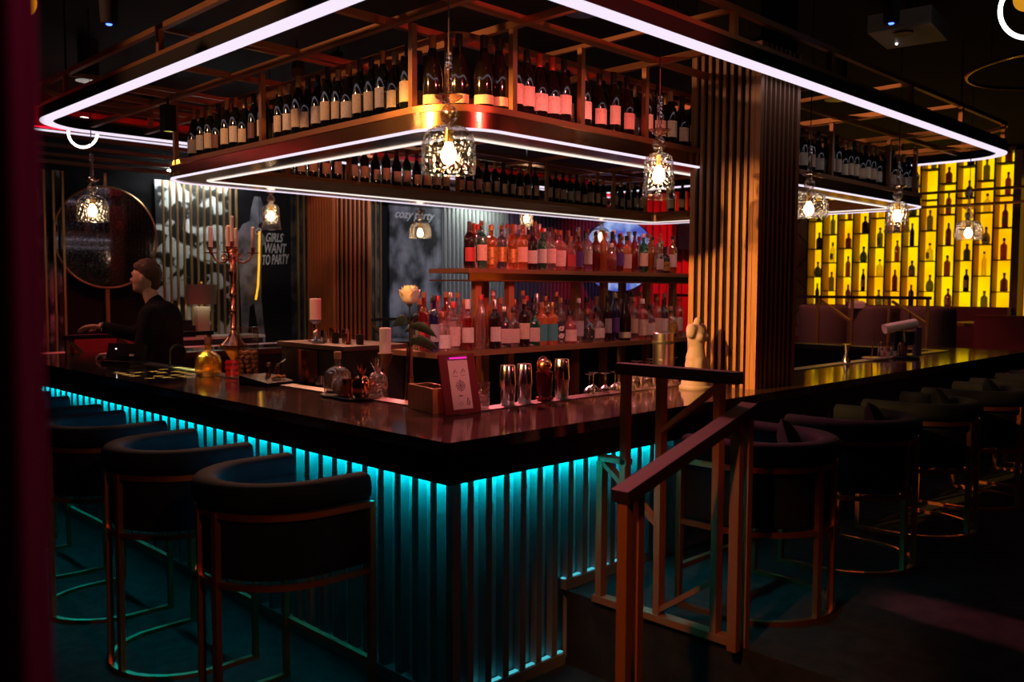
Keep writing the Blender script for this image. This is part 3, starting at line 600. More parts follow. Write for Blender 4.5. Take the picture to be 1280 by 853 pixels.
for p, lb in (((1.846, .987), 'above the front of the wine rack'), ((5.037, .987), 'above the right end of the wine rack'), ((.5, 4.75), 'beyond the left end of the light canopy'), ((3.2, 2.6), 'above the middle of the bar')):
    t = T('downlight', 'round recessed white downlight ' + lb, 'downlight', (p[0], p[1], 3.2), 0, 'round downlights')
    O('rim', G().lathe([(.075, 0), (.095, 0), (.095, .04), (.075, .04)], 24), STEEL, t); O('housing', G().cyl((0, 0, .03), (0, 0, .30), .075, n=20), MATTE, t)
    for k in range(7): a = 2 * PI * k / 6; O('led_lens', G().cyl((0, 0, .005), (0, 0, .02), .017, n=10), emis('lens_white', (1, .9, .85), 7), t, (0, 0, 0) if k == 6 else (.048 * math.cos(a), .048 * math.sin(a), 0))
pj = T('projector', 'pale square projector hanging under the black ceiling at right', 'projector', (3.95, .0, 3.3), math.radians(8))
O('body', G().box((-.24, -.19, 0), (.24, .19, .11)), mat('pale_plastic', (.30, .28, .28), .5), pj); O('lens', G().cyl((-.12, .0, -.012), (-.12, 0, .0), .06, n=20), BLACK, pj); O('mount', G().cyl((0, 0, .11), (0, 0, .2), .03), MATTE, pj)
O('status_light', G().ball((.12, .1, -.003), .008), emis('status_white', (.8, .9, 1), 5), pj)
hp = T('hoop_frame', 'thin bronze hoop frame hanging below the ceiling at far right', 'ceiling frame', (5.15, -.62, 3.2))
O('hoop', G().tube([(.62 * math.cos(2 * PI * k / 56), .62 * math.sin(2 * PI * k / 56), 0) for k in range(56)], .014, 6, True), GOLDM, hp); O('bar', G().cyl((-.6, .1, 0), (.6, .1, 0), .010, n=6), GOLDM, hp)
for a in (.5, 2.6, 4.7): O('cord', G().cyl((.62 * math.cos(a), .62 * math.sin(a), 0), (.62 * math.cos(a), .62 * math.sin(a), ZC - 3.2), .003, n=5), MATTE, hp)
# two small blue stage lights seen at the canopy
for p, lb in (((-.25, 2.35, 2.97), 'left'), ((3.0, -.28, 3.12), 'right')):
    l = T('blue_stage_light', 'small blue glowing stage light above the canopy on the ' + lb, 'stage light', p)
    O('housing', G().cyl((0, 0, .01), (0, 0, .16), .04, .05, 14), MATTE, l); O('lens', G().ball((0, 0, .01), .016, 12, 8, (1, 1, .5)), emis('blue_lens', (.05, .12, 1), 5), l); O('stem', G().cyl((0, 0, .16), (0, 0, ZC - p[2]), .008, n=6), MATTE, l)
# foreground drape at the very left
def pillar():
    N = 96; prof = []
    g = G(); V = []; F = []
    for i in range(N):
        t = 2 * PI * i / N; r = .147 + .002 * math.sin(14 * t)
        V += [(r * math.cos(t), r * math.sin(t), 0), (r * math.cos(t), r * math.sin(t), 1.86)]
    for i in range(N): j = (i + 1) % N; F.append((2 * i, 2 * j, 2 * j + 1, 2 * i + 1))
    F.append(tuple(2 * i + 1 for i in range(N))); return g.add(V, F)
tag(O('draped_pillar', pillar(), mat('magenta_drape', (.16, .02, .09), .95, spec=.1), None, (-1.955, -1.60, 0), smooth=80), 'dark magenta draped pillar, blurred at the left edge of the photo', 'pillar')
# ------------------------------------------------------------------ pendants
GLASSD = glass('diamond_pendant_glass', (.90, .80, .74), .20, .06, bump=(70, .8))
def pendant(loc, kind, label):
    x, y, zb = loc
    p = T('glass_pendant', label, 'pendant lamp', (x, y, zb), 0, 'crystal glass pendants above the bar')
    if kind == 'dome': prof = [(.100, 0), (.102, .05), (.100, .11), (.088, .150), (.060, .172), (.018, .18)]; gm = GLASSP
    elif kind == 'bell': prof = [(.086, 0), (.078, .03), (.072, .09), (.070, .17), (.060, .20), (.040, .213), (.016, .22)]; gm = GLASSP
    elif kind == 'cylinder': prof = [(.075, 0), (.075, .22), (.06, .245), (.016, .25)]; gm = GLASSD
    else: prof = [(.105, 0), (.112, .035), (.108, .09), (.088, .135), (.055, .155), (.018, .16)]; gm = GLASSD
    ht = prof[-1][1]; prof2 = []
    for (r0, z0), (r1, z1) in zip(prof, prof[1:]): prof2 += [(r0 + (r1 - r0) * q / 4, z0 + (z1 - z0) * q / 4) for q in range(4)]
    prof2.append(prof[-1])
    sh = O('shade', G().shell(prof2, 64, fn=(lambda r, z, t: r * (1 + .022 * math.sin(16 * t + 45 * z)))), gm, p, smooth=60)
    O('shade_rim', G().tube([(prof[0][0] * math.cos(2 * PI * k / 32), prof[0][0] * math.sin(2 * PI * k / 32), 0) for k in range(32)], .0022, 6, True), GLASSC, sh)
    O('socket', G().cyl((0, 0, ht - .012), (0, 0, ht - .065), .016, .019, 12), GOLDM, p)
    O('bulb', G().lathe([(.0, -.012), (.018, -.004), (.030, .018), (.028, .04), (.014, .065), (.012, .075)], 16, (0, 0, ht - .138)), BULB, p)
    O('pear_drop', G().lathe([(.010, 0), (.030, .022), (.034, .042), (.024, .066), (.010, .082)], 16, (0, 0, ht)), GLASSD, p)
    O('drip_disc', G().lathe([(.010, 0), (.03, .008), (.052, .024), (.054, .028), (.03, .030), (.008, .038)], 24, (0, 0, ht + .082), fn=lambda r, z, t: r * (1 + .06 * math.sin(10 * t))), glass('amber_disc_glass', (.85, .62, .5), .16), p)
    O('stem_tube', G().lathe([(.012, 0), (.013, .01), (.013, .14), (.010, .15)], 12, (0, 0, ht + .122)), GLASSD, p)
    O('rod', G().cyl((0, 0, ht + .12), (0, 0, ht + .40), .003, n=6), mat('dull_rod', (.16, .08, .06), .6, .3), p); O('cable', G().cyl((0, 0, ht + .40), (0, 0, ZC - zb), .003, n=6), MATTE, p)
PD = [((.19, .22, 2.083), 'dome', 'domed ribbed glass pendant hanging over the bar corner'), ((1.534, .22, 2.089), 'bell', 'bell shaped ribbed glass pendant just left of the slatted column'),
      ((3.08, .22, 2.087), 'wide', 'wide diamond cut glass pendant just right of the slatted column'), ((4.416, .22, 2.064), 'bell', 'bell shaped glass pendant before the left of the yellow shelves'),
      ((5.89, .22, 2.072), 'wide', 'wide amber glass pendant before the right of the yellow shelves'), ((.22, 3.954, 2.087), 'dome', 'domed glass pendant hanging before the round mirror'),
      ((1.88, 4.5, 2.139), 'bell', 'bell glass pendant hanging before the graffiti mural'), ((3.51, 4.5, 2.134), 'wide', 'small domed glass pendant hanging before the smoke mural'),
      ((5.01, 4.5, 2.268), 'cylinder', 'cylindrical cut glass pendant above the upper bottle shelf'), ((6.3, 4.5, 2.2), 'dome', 'clear globe pendant hanging before the blue moon')]
for l, k, lb in PD: pendant(l, k, lb)

# ------------------------------------------------------------------ back bar shelving
bs = T('back_bar_shelf', 'two tier back bar shelf with copper posts crowded with bottles', 'shelf', (2.8, 1.5, 0))
def bb(nm, a, b, m): return O(nm, G().box((a[0] - 2.8, a[1] - 1.5, a[2]), (b[0] - 2.8, b[1] - 1.5, b[2])), m, bs, smooth=0)
SHW = mat('bronze_shelf_board', (.30, .15, .075), .4, .4)
bb('lower_board', (1.0, 1.27, 1.270), (4.8, 1.72, 1.30), SHW); bb('upper_board', (1.33, 1.37, 1.735), (4.8, 1.72, 1.76), SHW)
bb('chrome_band', (1.34, 1.375, 1.695), (4.8, 1.385, 1.735), BRASSMIR); bb('copper_edge', (1.33, 1.37, 1.688), (4.8, 1.72, 1.695), COPPER)
for x, y in ((1.45, 1.46), (1.72, 1.46), (2.33, 1.46), (2.62, 1.46), (3.1, 1.46), (3.42, 1.46), (4.4, 1.46), (1.72, 1.68), (3.1, 1.68), (4.4, 1.68)): bb('post', (x, y - .02, .0), (x + .045, y + .02, 1.27), COPPER if y < 1.5 else SHW); bb('post', (x, y - .02, 1.30), (x + .045, y + .02, 1.688), WOODSLAT)
bb('cabinet', (1.15, 1.40, 0), (4.75, 1.72, .62), MATTE)
bb('speed_rail', (1.1, 1.30, .85), (4.75, 1.42, .88), STEEL)

# ------------------------------------------------------------------ bottles
def sq(r, z, t, p=6):
    c, s_ = abs(math.cos(t)), abs(math.sin(t)); return r / ((c ** p + s_ ** p) ** (1 / p)) if z < .155 and r > .02 else r
SH = {  # profile, label (z0,z1,r), cap (z0,z1,r), square
 'bordeaux': ([(.0, .004), (.034, 0), (.0375, .006), (.0375, .185), (.034, .203), (.020, .226), (.0145, .242), (.0135, .30), (.0, .30)], (.045, .135), (.245, .303, .0150), 0),
 'burgundy': ([(.0, .004), (.038, 0), (.041, .006), (.041, .135), (.037, .165), (.024, .205), (.0155, .24), (.0135, .30), (.0, .30)], (.035, .115), (.24, .303, .0158), 0),
 'champagne': ([(.0, .006), (.042, 0), (.046, .008), (.046, .14), (.041, .18), (.026, .235), (.0165, .275), (.015, .325), (.0, .325)], (.02, .060), (.25, .33, .0175), 0),
 'tall': ([(.0, .004), (.033, 0), (.036, .006), (.036, .19), (.031, .21), (.016, .225), (.0135, .235), (.0135, .285), (.0, .285)], (.05, .15), (.27, .300, .0155), 0),
 'slim': ([(.0, .004), (.027, 0), (.030, .006), (.030, .20), (.022, .23), (.0125, .255), (.012, .31), (.0, .31)], (.06, .16), (.292, .322, .0145), 0),
 'square': ([(.0, .004), (.034, .001), (.036, .006), (.036, .145), (.030, .162), (.016, .178), (.0140, .185), (.0140, .225), (.0, .225)], (.03, .115), (.215, .248, .0175), 1),
 'round': ([(.0, .004), (.036, 0), (.048, .012), (.052, .05), (.052, .085), (.042, .125), (.022, .150), (.0150, .160), (.0145, .205), (.0, .205)], (.03, .095), (.195, .228, .0175), 0),
 'squat': ([(.0, .004), (.042, 0), (.044, .006), (.044, .12), (.036, .142), (.018, .155), (.016, .160), (.016, .195), (.0, .195)], (.02, .095), (.19, .220, .0185), 0),
 'shoulder': ([(.0, .004), (.036, 0), (.040, .006), (.042, .17), (.040, .190), (.026, .205), (.0150, .212), (.0145, .262), (.0, .262)], (.03, .14), (.248, .282, .0170), 0),
}
BM = {}
def bmesh_for(k):
    if k in BM: return BM[k]
    prof, (l0, l1), (c0, c1, cr), s4 = SH[k]
    body = G().lathe(prof, 16, fn=(sq if s4 else None)).mesh('body', 45)
    def rad(z):
        for (r0, z0), (r1, z1) in zip(prof, prof[1:]):
            if z0 <= z <= z1 and z1 > z0: return r0 + (r1 - r0) * (z - z0) / (z1 - z0)
        return .03
    if s4: lab = G().box((-rad(l0) * .86, -rad(l0) - .0016, l0), (rad(l0) * .86, -rad(l0) - .0004, l1)).mesh('paper_label', 0)
    else: lab = G().shell([(rad(l0) + .0012, l0), (rad((l0 + l1) / 2) + .0012, (l0 + l1) / 2), (rad(l1) + .0012, l1)], 12, -PI / 2 - 1.15, -PI / 2 + 1.15).mesh('paper_label', 60)
    cap = G().lathe([(cr, c0), (cr, c1 - .003), (cr * .9, c1), (.0, c1)], 12).mesh('cap', 45)
    BM[k] = (body, lab, cap); return BM[k]
DKG = mat('dark_green_glass', (.006, .009, .005), .08, spec=.7, coat=.3); DKB = mat('black_glass', (.008, .006, .006), .08, spec=.7, coat=.3); GRN = glass('green_glass', (.10, .22, .06), .10, body=.25, bodycol=(.03, .07, .01))
RDG = mat('dark_red_wine_glass', (.05, .006, .008), .08, spec=.7)
FOILS = [mat('black_foil', (.02, .018, .02), .35), mat('copper_foil', (.34, .13, .06), .4, .5), mat('red_foil', (.55, .05, .04), .4, .2), mat('gold_foil', (.50, .32, .08), .35, .8), mat('brown_cork', (.30, .17, .09), .8)]
PALE = mat('white_label', (.76, .69, .61), .7, noise=(150, (.32, .24, .21), .57, .66, (1, 1, 2.2)))
def bottle(k, loc, rz, gm, lm, cm, label, cat='bottle', group=None, name='bottle', sc=1, parts=True):
    b, l, c = bmesh_for(k); t = T(name, label, cat, loc, rz, group); t.scale = (sc, sc, sc)
    O('body', b, gm, t)
    if lm: O('paper_label', l, lm, t)
    if cm: O('cap', c, cm, t)
    return t
KD = {'bordeaux': 'straight', 'burgundy': 'sloping', 'champagne': 'champagne'}
def wine_row(pts, rz, bay, kinds, labs, group, start=0):
    for i, (x, y) in enumerate(pts):
        k = kinds[i % len(kinds)]; lm = labs[i % len(labs)]; cm = FOILS[random.choice((0, 0, 0, 1, 3, 4))] if bay != 'corner' else FOILS[0]
        sc = .96 + .1 * random.random()
        bottle(k, (x, y, 2.4465), rz + random.uniform(-.22, .22), random.choice((DKG, DKB, DKG)), lm, cm, f'dark wine bottle, {ORD[i]} from left, front row of the rack\'s {bay} bay', 'wine bottle', group, 'wine_bottle', sc)
def hid_row(pts, rz, bay, group, labs=(CREAM, PALE)):
    for i, (x, y) in enumerate(pts):
        bottle(random.choice(('bordeaux', 'burgundy', 'bordeaux')), (x, y, 2.4465), rz + random.uniform(-.4, .4), random.choice((DKG, DKB)), random.choice(labs), FOILS[random.choice((0, 0, 1, 3, 4))], f'dark wine bottle, {ORD[i]} from left, half hidden rear row of the rack\'s {bay} bay', 'wine bottle', group, 'wine_bottle', .97 + .08 * random.random())
WG = 'wine bottles on the hanging rack'
def lin(a, b, n): return [a + (b - a) * i / max(1, n - 1) for i in range(n)]
wine_row([(.53, y) for y in lin(3.06, 2.20, 9)], -PI / 2, 'far left', ('burgundy', 'bordeaux', 'bordeaux'), (CREAM, PALE, CREAM, mat('brown_label', (.16, .06, .05), .6)), WG)
wine_row([(.53, y) for y in lin(2.02, .90, 13)], -PI / 2, 'long left', ('bordeaux', 'bordeaux', 'bordeaux', 'burgundy'), (CREAM, PALE, CREAM), WG)
hid_row([(.635, y) for y in lin(3.0, 2.22, 7)], -PI / 2, 'far left', WG); hid_row([(.635, y) for y in lin(1.98, .95, 10)], -PI / 2, 'long left', WG)
for i, (x, y) in enumerate(((.56, .76), (.63, .66), (.72, .595), (.80, .58))):
    bottle('champagne', (x, y, 2.4465), -PI / 4 + .1, DKB, CREAM, FOILS[1 if i == 0 else 0], f'large dark champagne bottle, {ORD[i]} from the left at the rack\'s rounded corner', 'champagne bottle', 'champagne bottles at the rack corner', 'champagne_bottle', 1.0)
xs = [.90, .975, 1.06, 1.15, 1.235]
for i, x in enumerate(xs):
    bottle('burgundy' if i in (2, 3) else 'bordeaux', (x, .575, 2.4465), -.25, DKB, PINKP, FOILS[2] if i in (2, 3) else FOILS[0], f'dark wine bottle{" with red capsule" if i in (2, 3) else ""}, {ORD[i]} from left in the bay right of the corner', 'wine bottle', WG, 'wine_bottle', 1.02)
wine_row([(x, .575) for x in lin(1.39, 1.73, 4)], -.2, 'second right', ('bordeaux', 'burgundy'), (PALE, PINKP), WG); wine_row([(x, .575) for x in lin(1.90, 2.80, 9)], -.2, 'third right', ('bordeaux', 'burgundy'), (PALE, PINKP), WG)
wine_row([(x, .575) for x in lin(2.98, 3.90, 9)], -.2, 'fourth right', ('bordeaux', 'bordeaux', 'burgundy'), (PALE, PINKP), WG); wine_row([(x, .575) for x in lin(4.08, 4.88, 9)], -.2, 'fifth right', ('bordeaux', 'bordeaux', 'burgundy'), (PALE, PINKP), WG); wine_row([(x, .575) for x in lin(5.06, 5.62, 6)], -.2, 'far right', ('bordeaux', 'burgundy'), (PALE, PINKP), WG)
hid_row([(x, .68) for x in lin(.95, 2.8, 14)], -.2, 'front right', WG); hid_row([(x, .68) for x in lin(4.1, 5.5, 12)], -.2, 'outer right', WG)
for a, b, n, bay in ((.75, .80, 1, 'leftmost'), (.92, 1.75, 9, 'left'), (1.90, 2.82, 10, 'second'), (2.98, 3.9, 10, 'third'), (4.08, 4.88, 9, 'fourth'), (5.05, 5.5, 5, 'rightmost')):
    for i, x in enumerate(lin(a, b, n)):
        bottle(random.choice(('bordeaux', 'burgundy', 'bordeaux')), (x, 3.31, 2.4465), random.uniform(-.3, .3), random.choice((DKG, DKB, GRN if i % 4 == 1 else DKG)), random.choice((PALE, CREAM)), FOILS[random.choice((0, 0, 1, 3))], f'small distant wine bottle, {ORD[i]} from left in the {bay} bay of the rack\'s far side', 'wine bottle', 'wine bottles on the far side of the rack', 'wine_bottle', .93 + .1 * random.random())
for i, y in enumerate(lin(3.1, .9, 18)): bottle('bordeaux', (5.76, y, 2.4465), -PI / 2, DKG, PALE, FOILS[0], f'small distant wine bottle, {ORD[i]} from left on the rack\'s right hand end', 'wine bottle', 'wine bottles on the far side of the rack', 'wine_bottle')
# spirits on the back bar
def sg(name, tint, body, bc): return glass(name, tint, .10, .04, body=body, bodycol=bc)
SPG = {'clear': sg('clear_spirit', (.88, .82, .82), .10, (.5, .4, .4)), 'pink': sg('pink_spirit', (.85, .42, .40), .35, (.6, .16, .16)), 'red': sg('red_spirit', (.55, .06, .05), .5, (.30, .02, .02)), 'amber': sg('amber_spirit', (.75, .34, .08), .4, (.5, .17, .03)),
       'orange': sg('orange_spirit', (.9, .35, .12), .55, (.75, .22, .08)), 'dark': mat('dark_spirit', (.02, .008, .010), .08, spec=.7), 'green': sg('green_spirit', (.10, .45, .25), .4, (.02, .14, .08)), 'teal': sg('teal_spirit', (.20, .55, .45), .35, (.05, .22, .17)), 'blue': sg('blue_spirit', (.16, .18, .5), .45, (.03, .035, .16)), 'smoke': sg('smoke_spirit', (.45, .38, .42), .3, (.12, .09, .11))}
LBM = {'white': PALE, 'cream': CREAM, 'rose': PINKP, 'black': mat('black_label', (.02, .018, .02), .5, noise=(70, (.6, .55, .5), .62, .66, (1, 1, 1))), 'red': mat('red_label', (.5, .05, .05), .6), 'gold': mat('gold_label', (.62, .38, .10), .4, .5, noise=(60, (.25, .10, .03), .5, .7, (1, 1, 1))), 'teal': mat('teal_label', (.06, .32, .34), .6), 'purple': mat('violet_label', (.12, .05, .30), .6), 'grey': mat('grey_label', (.35, .33, .36), .6)}
CPM = {'black': FOILS[0], 'cork': FOILS[4], 'red': FOILS[2], 'silver': mat('silver_cap', (.6, .57, .57), .3, .9), 'white': mat('white_cap', (.75, .7, .68), .5), 'gold': FOILS[3], 'copper': FOILS[1]}
LOWER = [  # x along the shelf, kind, glass, label, cap, description
 (1.04, 'slim', 'blue', 'grey', 'black', 'slim blue glass bottle at the left end'), (1.10, 'squat', 'clear', 'white', 'copper', 'squat clear bottle with etched white label'), (1.18, 'shoulder', 'clear', 'rose', 'red', 'clear bottle with round rosy label'),
 (1.29, 'bordeaux', 'red', 'white', 'white', 'dark red bottle with large white label and pale cap'), (1.39, 'slim', 'clear', None, 'red', 'clear round shouldered bottle without label'), (1.49, 'bordeaux', 'dark', 'white', 'silver', 'dark bottle with square white label'),
 (1.575, 'square', 'smoke', 'rose', 'silver', 'smoky square bottle with rose pennant label'), (1.65, 'square', 'clear', 'rose', 'black', 'clear square bottle with rose pennant label'), (1.73, 'tall', 'dark', 'cream', 'cork', 'tall dark bottle with narrow cream label'),
 (1.81, 'square', 'green', 'rose', 'black', 'short green bottle with rose label'), (1.89, 'shoulder', 'orange', 'teal', 'cork', 'orange bottle with teal round label, left of its pair'), (1.975, 'shoulder', 'orange', 'teal', 'gold', 'orange bottle with teal round label, right of its pair'),
 (2.06, 'tall', 'clear', 'black', 'cork', 'clear bottle with black letter label'), (2.145, 'squat', 'pink', 'rose', 'black', 'squat pink bottle with leaf shaped label'), (2.225, 'tall', 'clear', 'grey', 'white', 'clear bottle with grey label'), (2.31, 'round', 'smoke', 'black', 'copper', 'round bottle with black and white pattern'),
 (2.42, 'round', 'clear', 'white', 'black', 'round clear bottle with white label'), (2.52, 'slim', 'dark', 'grey', 'black', 'slim dark bottle with grey label'), (2.60, 'slim', 'blue', 'purple', 'silver', 'slim blue bottle with violet label'), (2.70, 'champagne', 'dark', 'white', 'black', 'large black bottle with white face emblem'),
 (2.80, 'tall', 'clear', 'cream', 'cork', 'clear bottle with pale neck and cream label'), (2.89, 'shoulder', 'pink', 'rose', 'white', 'pink bottle with white cap'), (2.98, 'square', 'clear', 'white', 'black', 'square clear bottle with broad white label'), (3.06, 'tall', 'pink', 'rose', 'copper', 'pink bottle with rose label near the column'),
 (3.14, 'tall', 'smoke', 'white', 'black', 'smoky bottle with white label near the column'), (3.23, 'round', 'amber', 'gold', 'cork', 'round amber bottle beside the column'), (3.32, 'tall', 'clear', 'white', 'red', 'clear bottle tucked against the column')]
UPPER = [(1.385, 'bordeaux', 'dark', 'red', 'black', 'dark bottle with red label at the left end'), (1.475, 'tall', 'teal', 'cream', 'cork', 'teal glass bottle with cream label'), (1.56, 'shoulder', 'amber', 'gold', 'gold', 'ornate amber bottle with gold label'), (1.64, 'tall', 'smoke', 'gold', 'cork', 'smoky bottle with gold lattice label'),
 (1.73, 'bordeaux', 'amber', 'gold', 'copper', 'amber bottle with gold ring label'), (1.82, 'tall', 'amber', 'cream', 'cork', 'amber bottle with pale cork stopper'), (1.905, 'bordeaux', 'dark', 'white', 'black', 'dark bottle with slanting white label'), (1.99, 'tall', 'green', 'white', 'red', 'dark green bottle with white label'),
 (2.08, 'tall', 'clear', 'rose', 'black', 'clear bottle with pale rose label'), (2.165, 'shoulder', 'pink', 'rose', 'copper', 'pink bottle with rose label and copper cap'), (2.25, 'square', 'pink', 'red', 'copper', 'square pink bottle with red label'), (2.335, 'shoulder', 'red', 'purple', 'cork', 'red bottle with violet label'),
 (2.42, 'tall', 'pink', 'white', 'copper', 'pink bottle with white label'), (2.505, 'tall', 'red', None, 'black', 'plain red bottle with black cap'), (2.59, 'tall', 'orange', None, 'copper', 'plain orange bottle with copper cap'), (2.68, 'squat', 'pink', None, 'white', 'squat plain pink bottle'),
 (2.765, 'tall', 'red', 'purple', 'black', 'red bottle with violet label before the moon'), (2.85, 'shoulder', 'orange', 'rose', 'black', 'orange bottle with rose label before the moon'), (2.94, 'slim', 'red', None, 'black', 'slim red bottle before the moon'), (3.03, 'tall', 'green', 'cream', 'white', 'green bottle with cream label before the curtain'),
 (3.12, 'tall', 'amber', None, 'cork', 'plain amber bottle before the curtain'), (3.21, 'square', 'clear', 'white', 'silver', 'square clear bottle with white label before the curtain'), (3.30, 'squat', 'dark', 'gold', 'black', 'squat dark bottle with gold label beside the column'), (3.39, 'tall', 'amber', 'white', 'black', 'amber bottle tucked against the column')]
for L, y0, z, nm, grp in ((LOWER, 1.325, 1.3005, 'lower', 'bottles on the lower back bar shelf'), (UPPER, 1.425, 1.7605, 'upper', 'bottles on the upper back bar shelf')):
    for x, k, gmn, lmn, cmn, ds in L:
        t = bottle(k, (x, y0 + random.uniform(-.005, .008), z), -.5 + random.uniform(-.2, .2), SPG[gmn], LBM[lmn] if lmn else None, CPM[cmn], f'{ds} on the {nm} back bar shelf', 'bottle', grp, 'spirit_bottle', (.93 if nm == 'lower' else .86) + .06 * random.random())
        if ds.startswith('clear bottle with black letter'):
            lt = lettering('g', .085, -.020, .078, -.0385, t, PALE, 0); lettering('g', .085, -.020, .03, -.0385, t, PALE, 0)
    cols = ['clear', 'pink', 'red', 'amber', 'smoke', 'orange', 'clear', 'pink']
    for r_ in (1, 2):
        x = (1.0 if nm == 'lower' else 1.40) + .05 * r_; cnt_ = 0
        while x < 3.55:
            k = random.choice(('tall', 'slim', 'shoulder', 'tall', 'bordeaux', 'slim')); c_ = random.choice(cols); yy = y0 + .098 * r_
            if not any(abs(x - px - .022) < .07 and abs(yy - py) < .065 for px in (1.45, 1.72, 2.33, 2.62, 3.1, 3.42) for py in (1.46, 1.68)):
                bottle(k, (x, yy, z), -.5 + random.uniform(-.4, .4), SPG[c_], LBM[random.choice(('white', 'rose', 'cream', 'red', 'grey'))], CPM[random.choice(('black', 'copper', 'red', 'cork', 'silver', 'white'))], f'{c_} bottle, {ORD[cnt_]} from left in the {"middle" if r_ == 1 else "rear"} row of the {nm} back bar shelf', 'bottle', grp, 'spirit_bottle', (.96 if nm == 'lower' else .88) + .08 * random.random())
                cnt_ += 1
            x += random.uniform(.088, .105)
# bottles in the yellow shelf wall
YG = [sg('yellow_wall_amber', (.5, .2, .02), .3, (.2, .06, .01)), mat('yellow_wall_dark', (.02, .012, .006), .2), sg('yellow_wall_clear', (.9, .85, .6), .05, (.5, .4, .2)), sg('yellow_wall_brown', (.35, .12, .02), .4, (.14, .04, .01)), sg('yellow_wall_blue', (.15, .2, .5), .3, (.03, .05, .15)), sg('yellow_wall_olive', (.4, .4, .1), .3, (.12, .12, .02))]
KY = ('round', 'tall', 'square', 'squat', 'shoulder', 'slim', 'bordeaux')
GN = ('amber', 'dark', 'clear', 'brown', 'blue', 'olive')
LV = ('bottom', 'lowest', 'lower middle', 'middle', 'upper middle', 'top')
for (x, y, z, c_, j) in BS:
    if (c_ * 7 + j * 5) % 6 == 0 and j > 3: continue
    gi = (c_ * 5 + j * 3) % 6
    bottle(KY[(c_ * 3 + j * 2) % 7], (x, y + random.uniform(-.02, .02), z), -PI / 2 - .5, YG[gi], LBM['cream'] if (c_ + j) % 3 == 0 else None, FOILS[(c_ + j) % 2], f'{GN[gi]} bottle in the {LV[j]} cell of the yellow wall\'s {ORD[NC - 1 - c_]} column from left', 'bottle', 'single bottles in the yellow shelf wall', 'display_bottle', 1.0)
# ------------------------------------------------------------------ things on the counter
CT = BH + .0005
def dome_bottle(loc, tint, gname, label, lemon, cork, sc=1):
    t = T('round_bottle', label, 'bottle', loc); t.scale = (sc,) * 3
    O('glass_body', G().lathe([(.0, .004), (.070, .0), (.076, .008), (.078, .075), (.070, .112), (.045, .135), (.020, .145), (.0165, .155), (.0165, .200), (.0, .2)], 28), glass(gname, tint, .14, .03, body=.22 if lemon else .06, bodycol=tint), t)
    O('cork', G().lathe([(.019, .185), (.021, .19), (.021, .225), (.0, .226)], 14), cork, t)
    O('slice' if lemon else 'ball', G().ball((.0, 0, .034), .045, 16, 8, (1, 1, .55) if lemon else (.8, .8, .8)), lemon or mat('pale_ball', (.6, .45, .33), .8), t)
    O('foot', G().cyl((0, 0, .0), (0, 0, .012), .062, n=24), BLACK, t); return t
dome_bottle((.50, 2.86, CT), (.95, .55, .06), 'amber_infusion', 'round amber infusion bottle with lemon and cork on the bar', mat('lemon', (.9, .55, .04), .5), mat('dark_cork', (.22, .10, .07), .8), 1.04)
tr = T('serving_tray', 'black oval tray holding jar, sphere and pineapple cups', 'tray', (.50, 1.33, CT))
O('plate', G().lathe([(.0, .0), (.09, .0), (.10, .008), (.096, .012), (.0, .008)], 32, fn=lambda r, z, t: r * (1 + .9 * abs(math.sin(t)) ** 2.0)), BLACK, tr)
dome_bottle((.52, 1.47, CT + .012), (.92, .88, .88), 'clear_jar_glass', 'round clear glass bottle with cork on the oval tray', None, mat('tan_cork', (.42, .24, .12), .8), .92)
fb = T('frosted_sphere_jar', 'frosted sphere jar with crown stopper on the oval tray', 'jar', (.47, 1.36, CT + .012))
O('sphere', G().lathe([(.0, .0), (.025, .002), (.044, .025), (.048, .048), (.040, .075), (.020, .092), (.015, .098)], 26), glass('frosted_glass', (.62, .48, .42), .2, .25, body=.5, bodycol=(.55, .38, .30), bump=(160, .6)), fb)
O('crown', G().lathe([(.014, .098), (.020, .108), (.026, .125), (.010, .112)], 18, fn=lambda r, z, t: r * (1 + .2 * math.sin(6 * t))), glass('frosted_glass2', (.7, .6, .55), .25, .15, body=.3, bodycol=(.6, .45, .4)), fb)
PINE = mat('mirror_copper', (.85, .36, .20), .08, 1)
def pineapple(loc, m, label, sc=1):
    t = T('pineapple_cup', label, 'cup', loc); t.scale = (sc,) * 3
    O('body', G().lathe([(.0, 0), (.030, 0), (.040, .012), (.045, .045), (.043, .075), (.032, .098), (.014, .108), (.0, .108)], 20, fn=lambda r, z, t: r * (1 + .03 * math.sin(10 * t))), m, t)
    for k in range(9):
        a = 2 * PI * k / 9 + (k % 2) * .2; rr = .035 if k % 2 else .022; h = .155 if k % 2 else .172; ca, sa = math.cos(a), math.sin(a)
        O('leaf', G().add([(.010 * ca - .008 * sa, .010 * sa + .008 * ca, .105), (.010 * ca + .008 * sa, .010 * sa - .008 * ca, .105), (rr * ca, rr * sa, h), (.004 * ca, .004 * sa, .112)], [(0, 1, 2), (1, 3, 2), (3, 0, 2), (0, 3, 1)]), m, t, smooth=0)
    return t
pineapple((.48, 1.205, CT + .012), PINE, 'mirror copper pineapple cup at the front of the oval tray', 1.0)
pineapple((.585, 1.215, CT + .006), glass('clear_pineapple', (.85, .7, .62), .2, .05, body=.12, bodycol=(.6, .35, .2), bump=(90, .5)), 'clear glass pineapple cup behind the copper one', 1.15)
tag(O('copper_tumbler', G().lathe([(.0, 0), (.026, 0), (.029, .085), (.026, .085), (.024, .006), (.0, .006)], 22), PINE, None, (.455, 1.285, CT + .012)), 'small straight copper tumbler on the oval tray', 'tumbler')
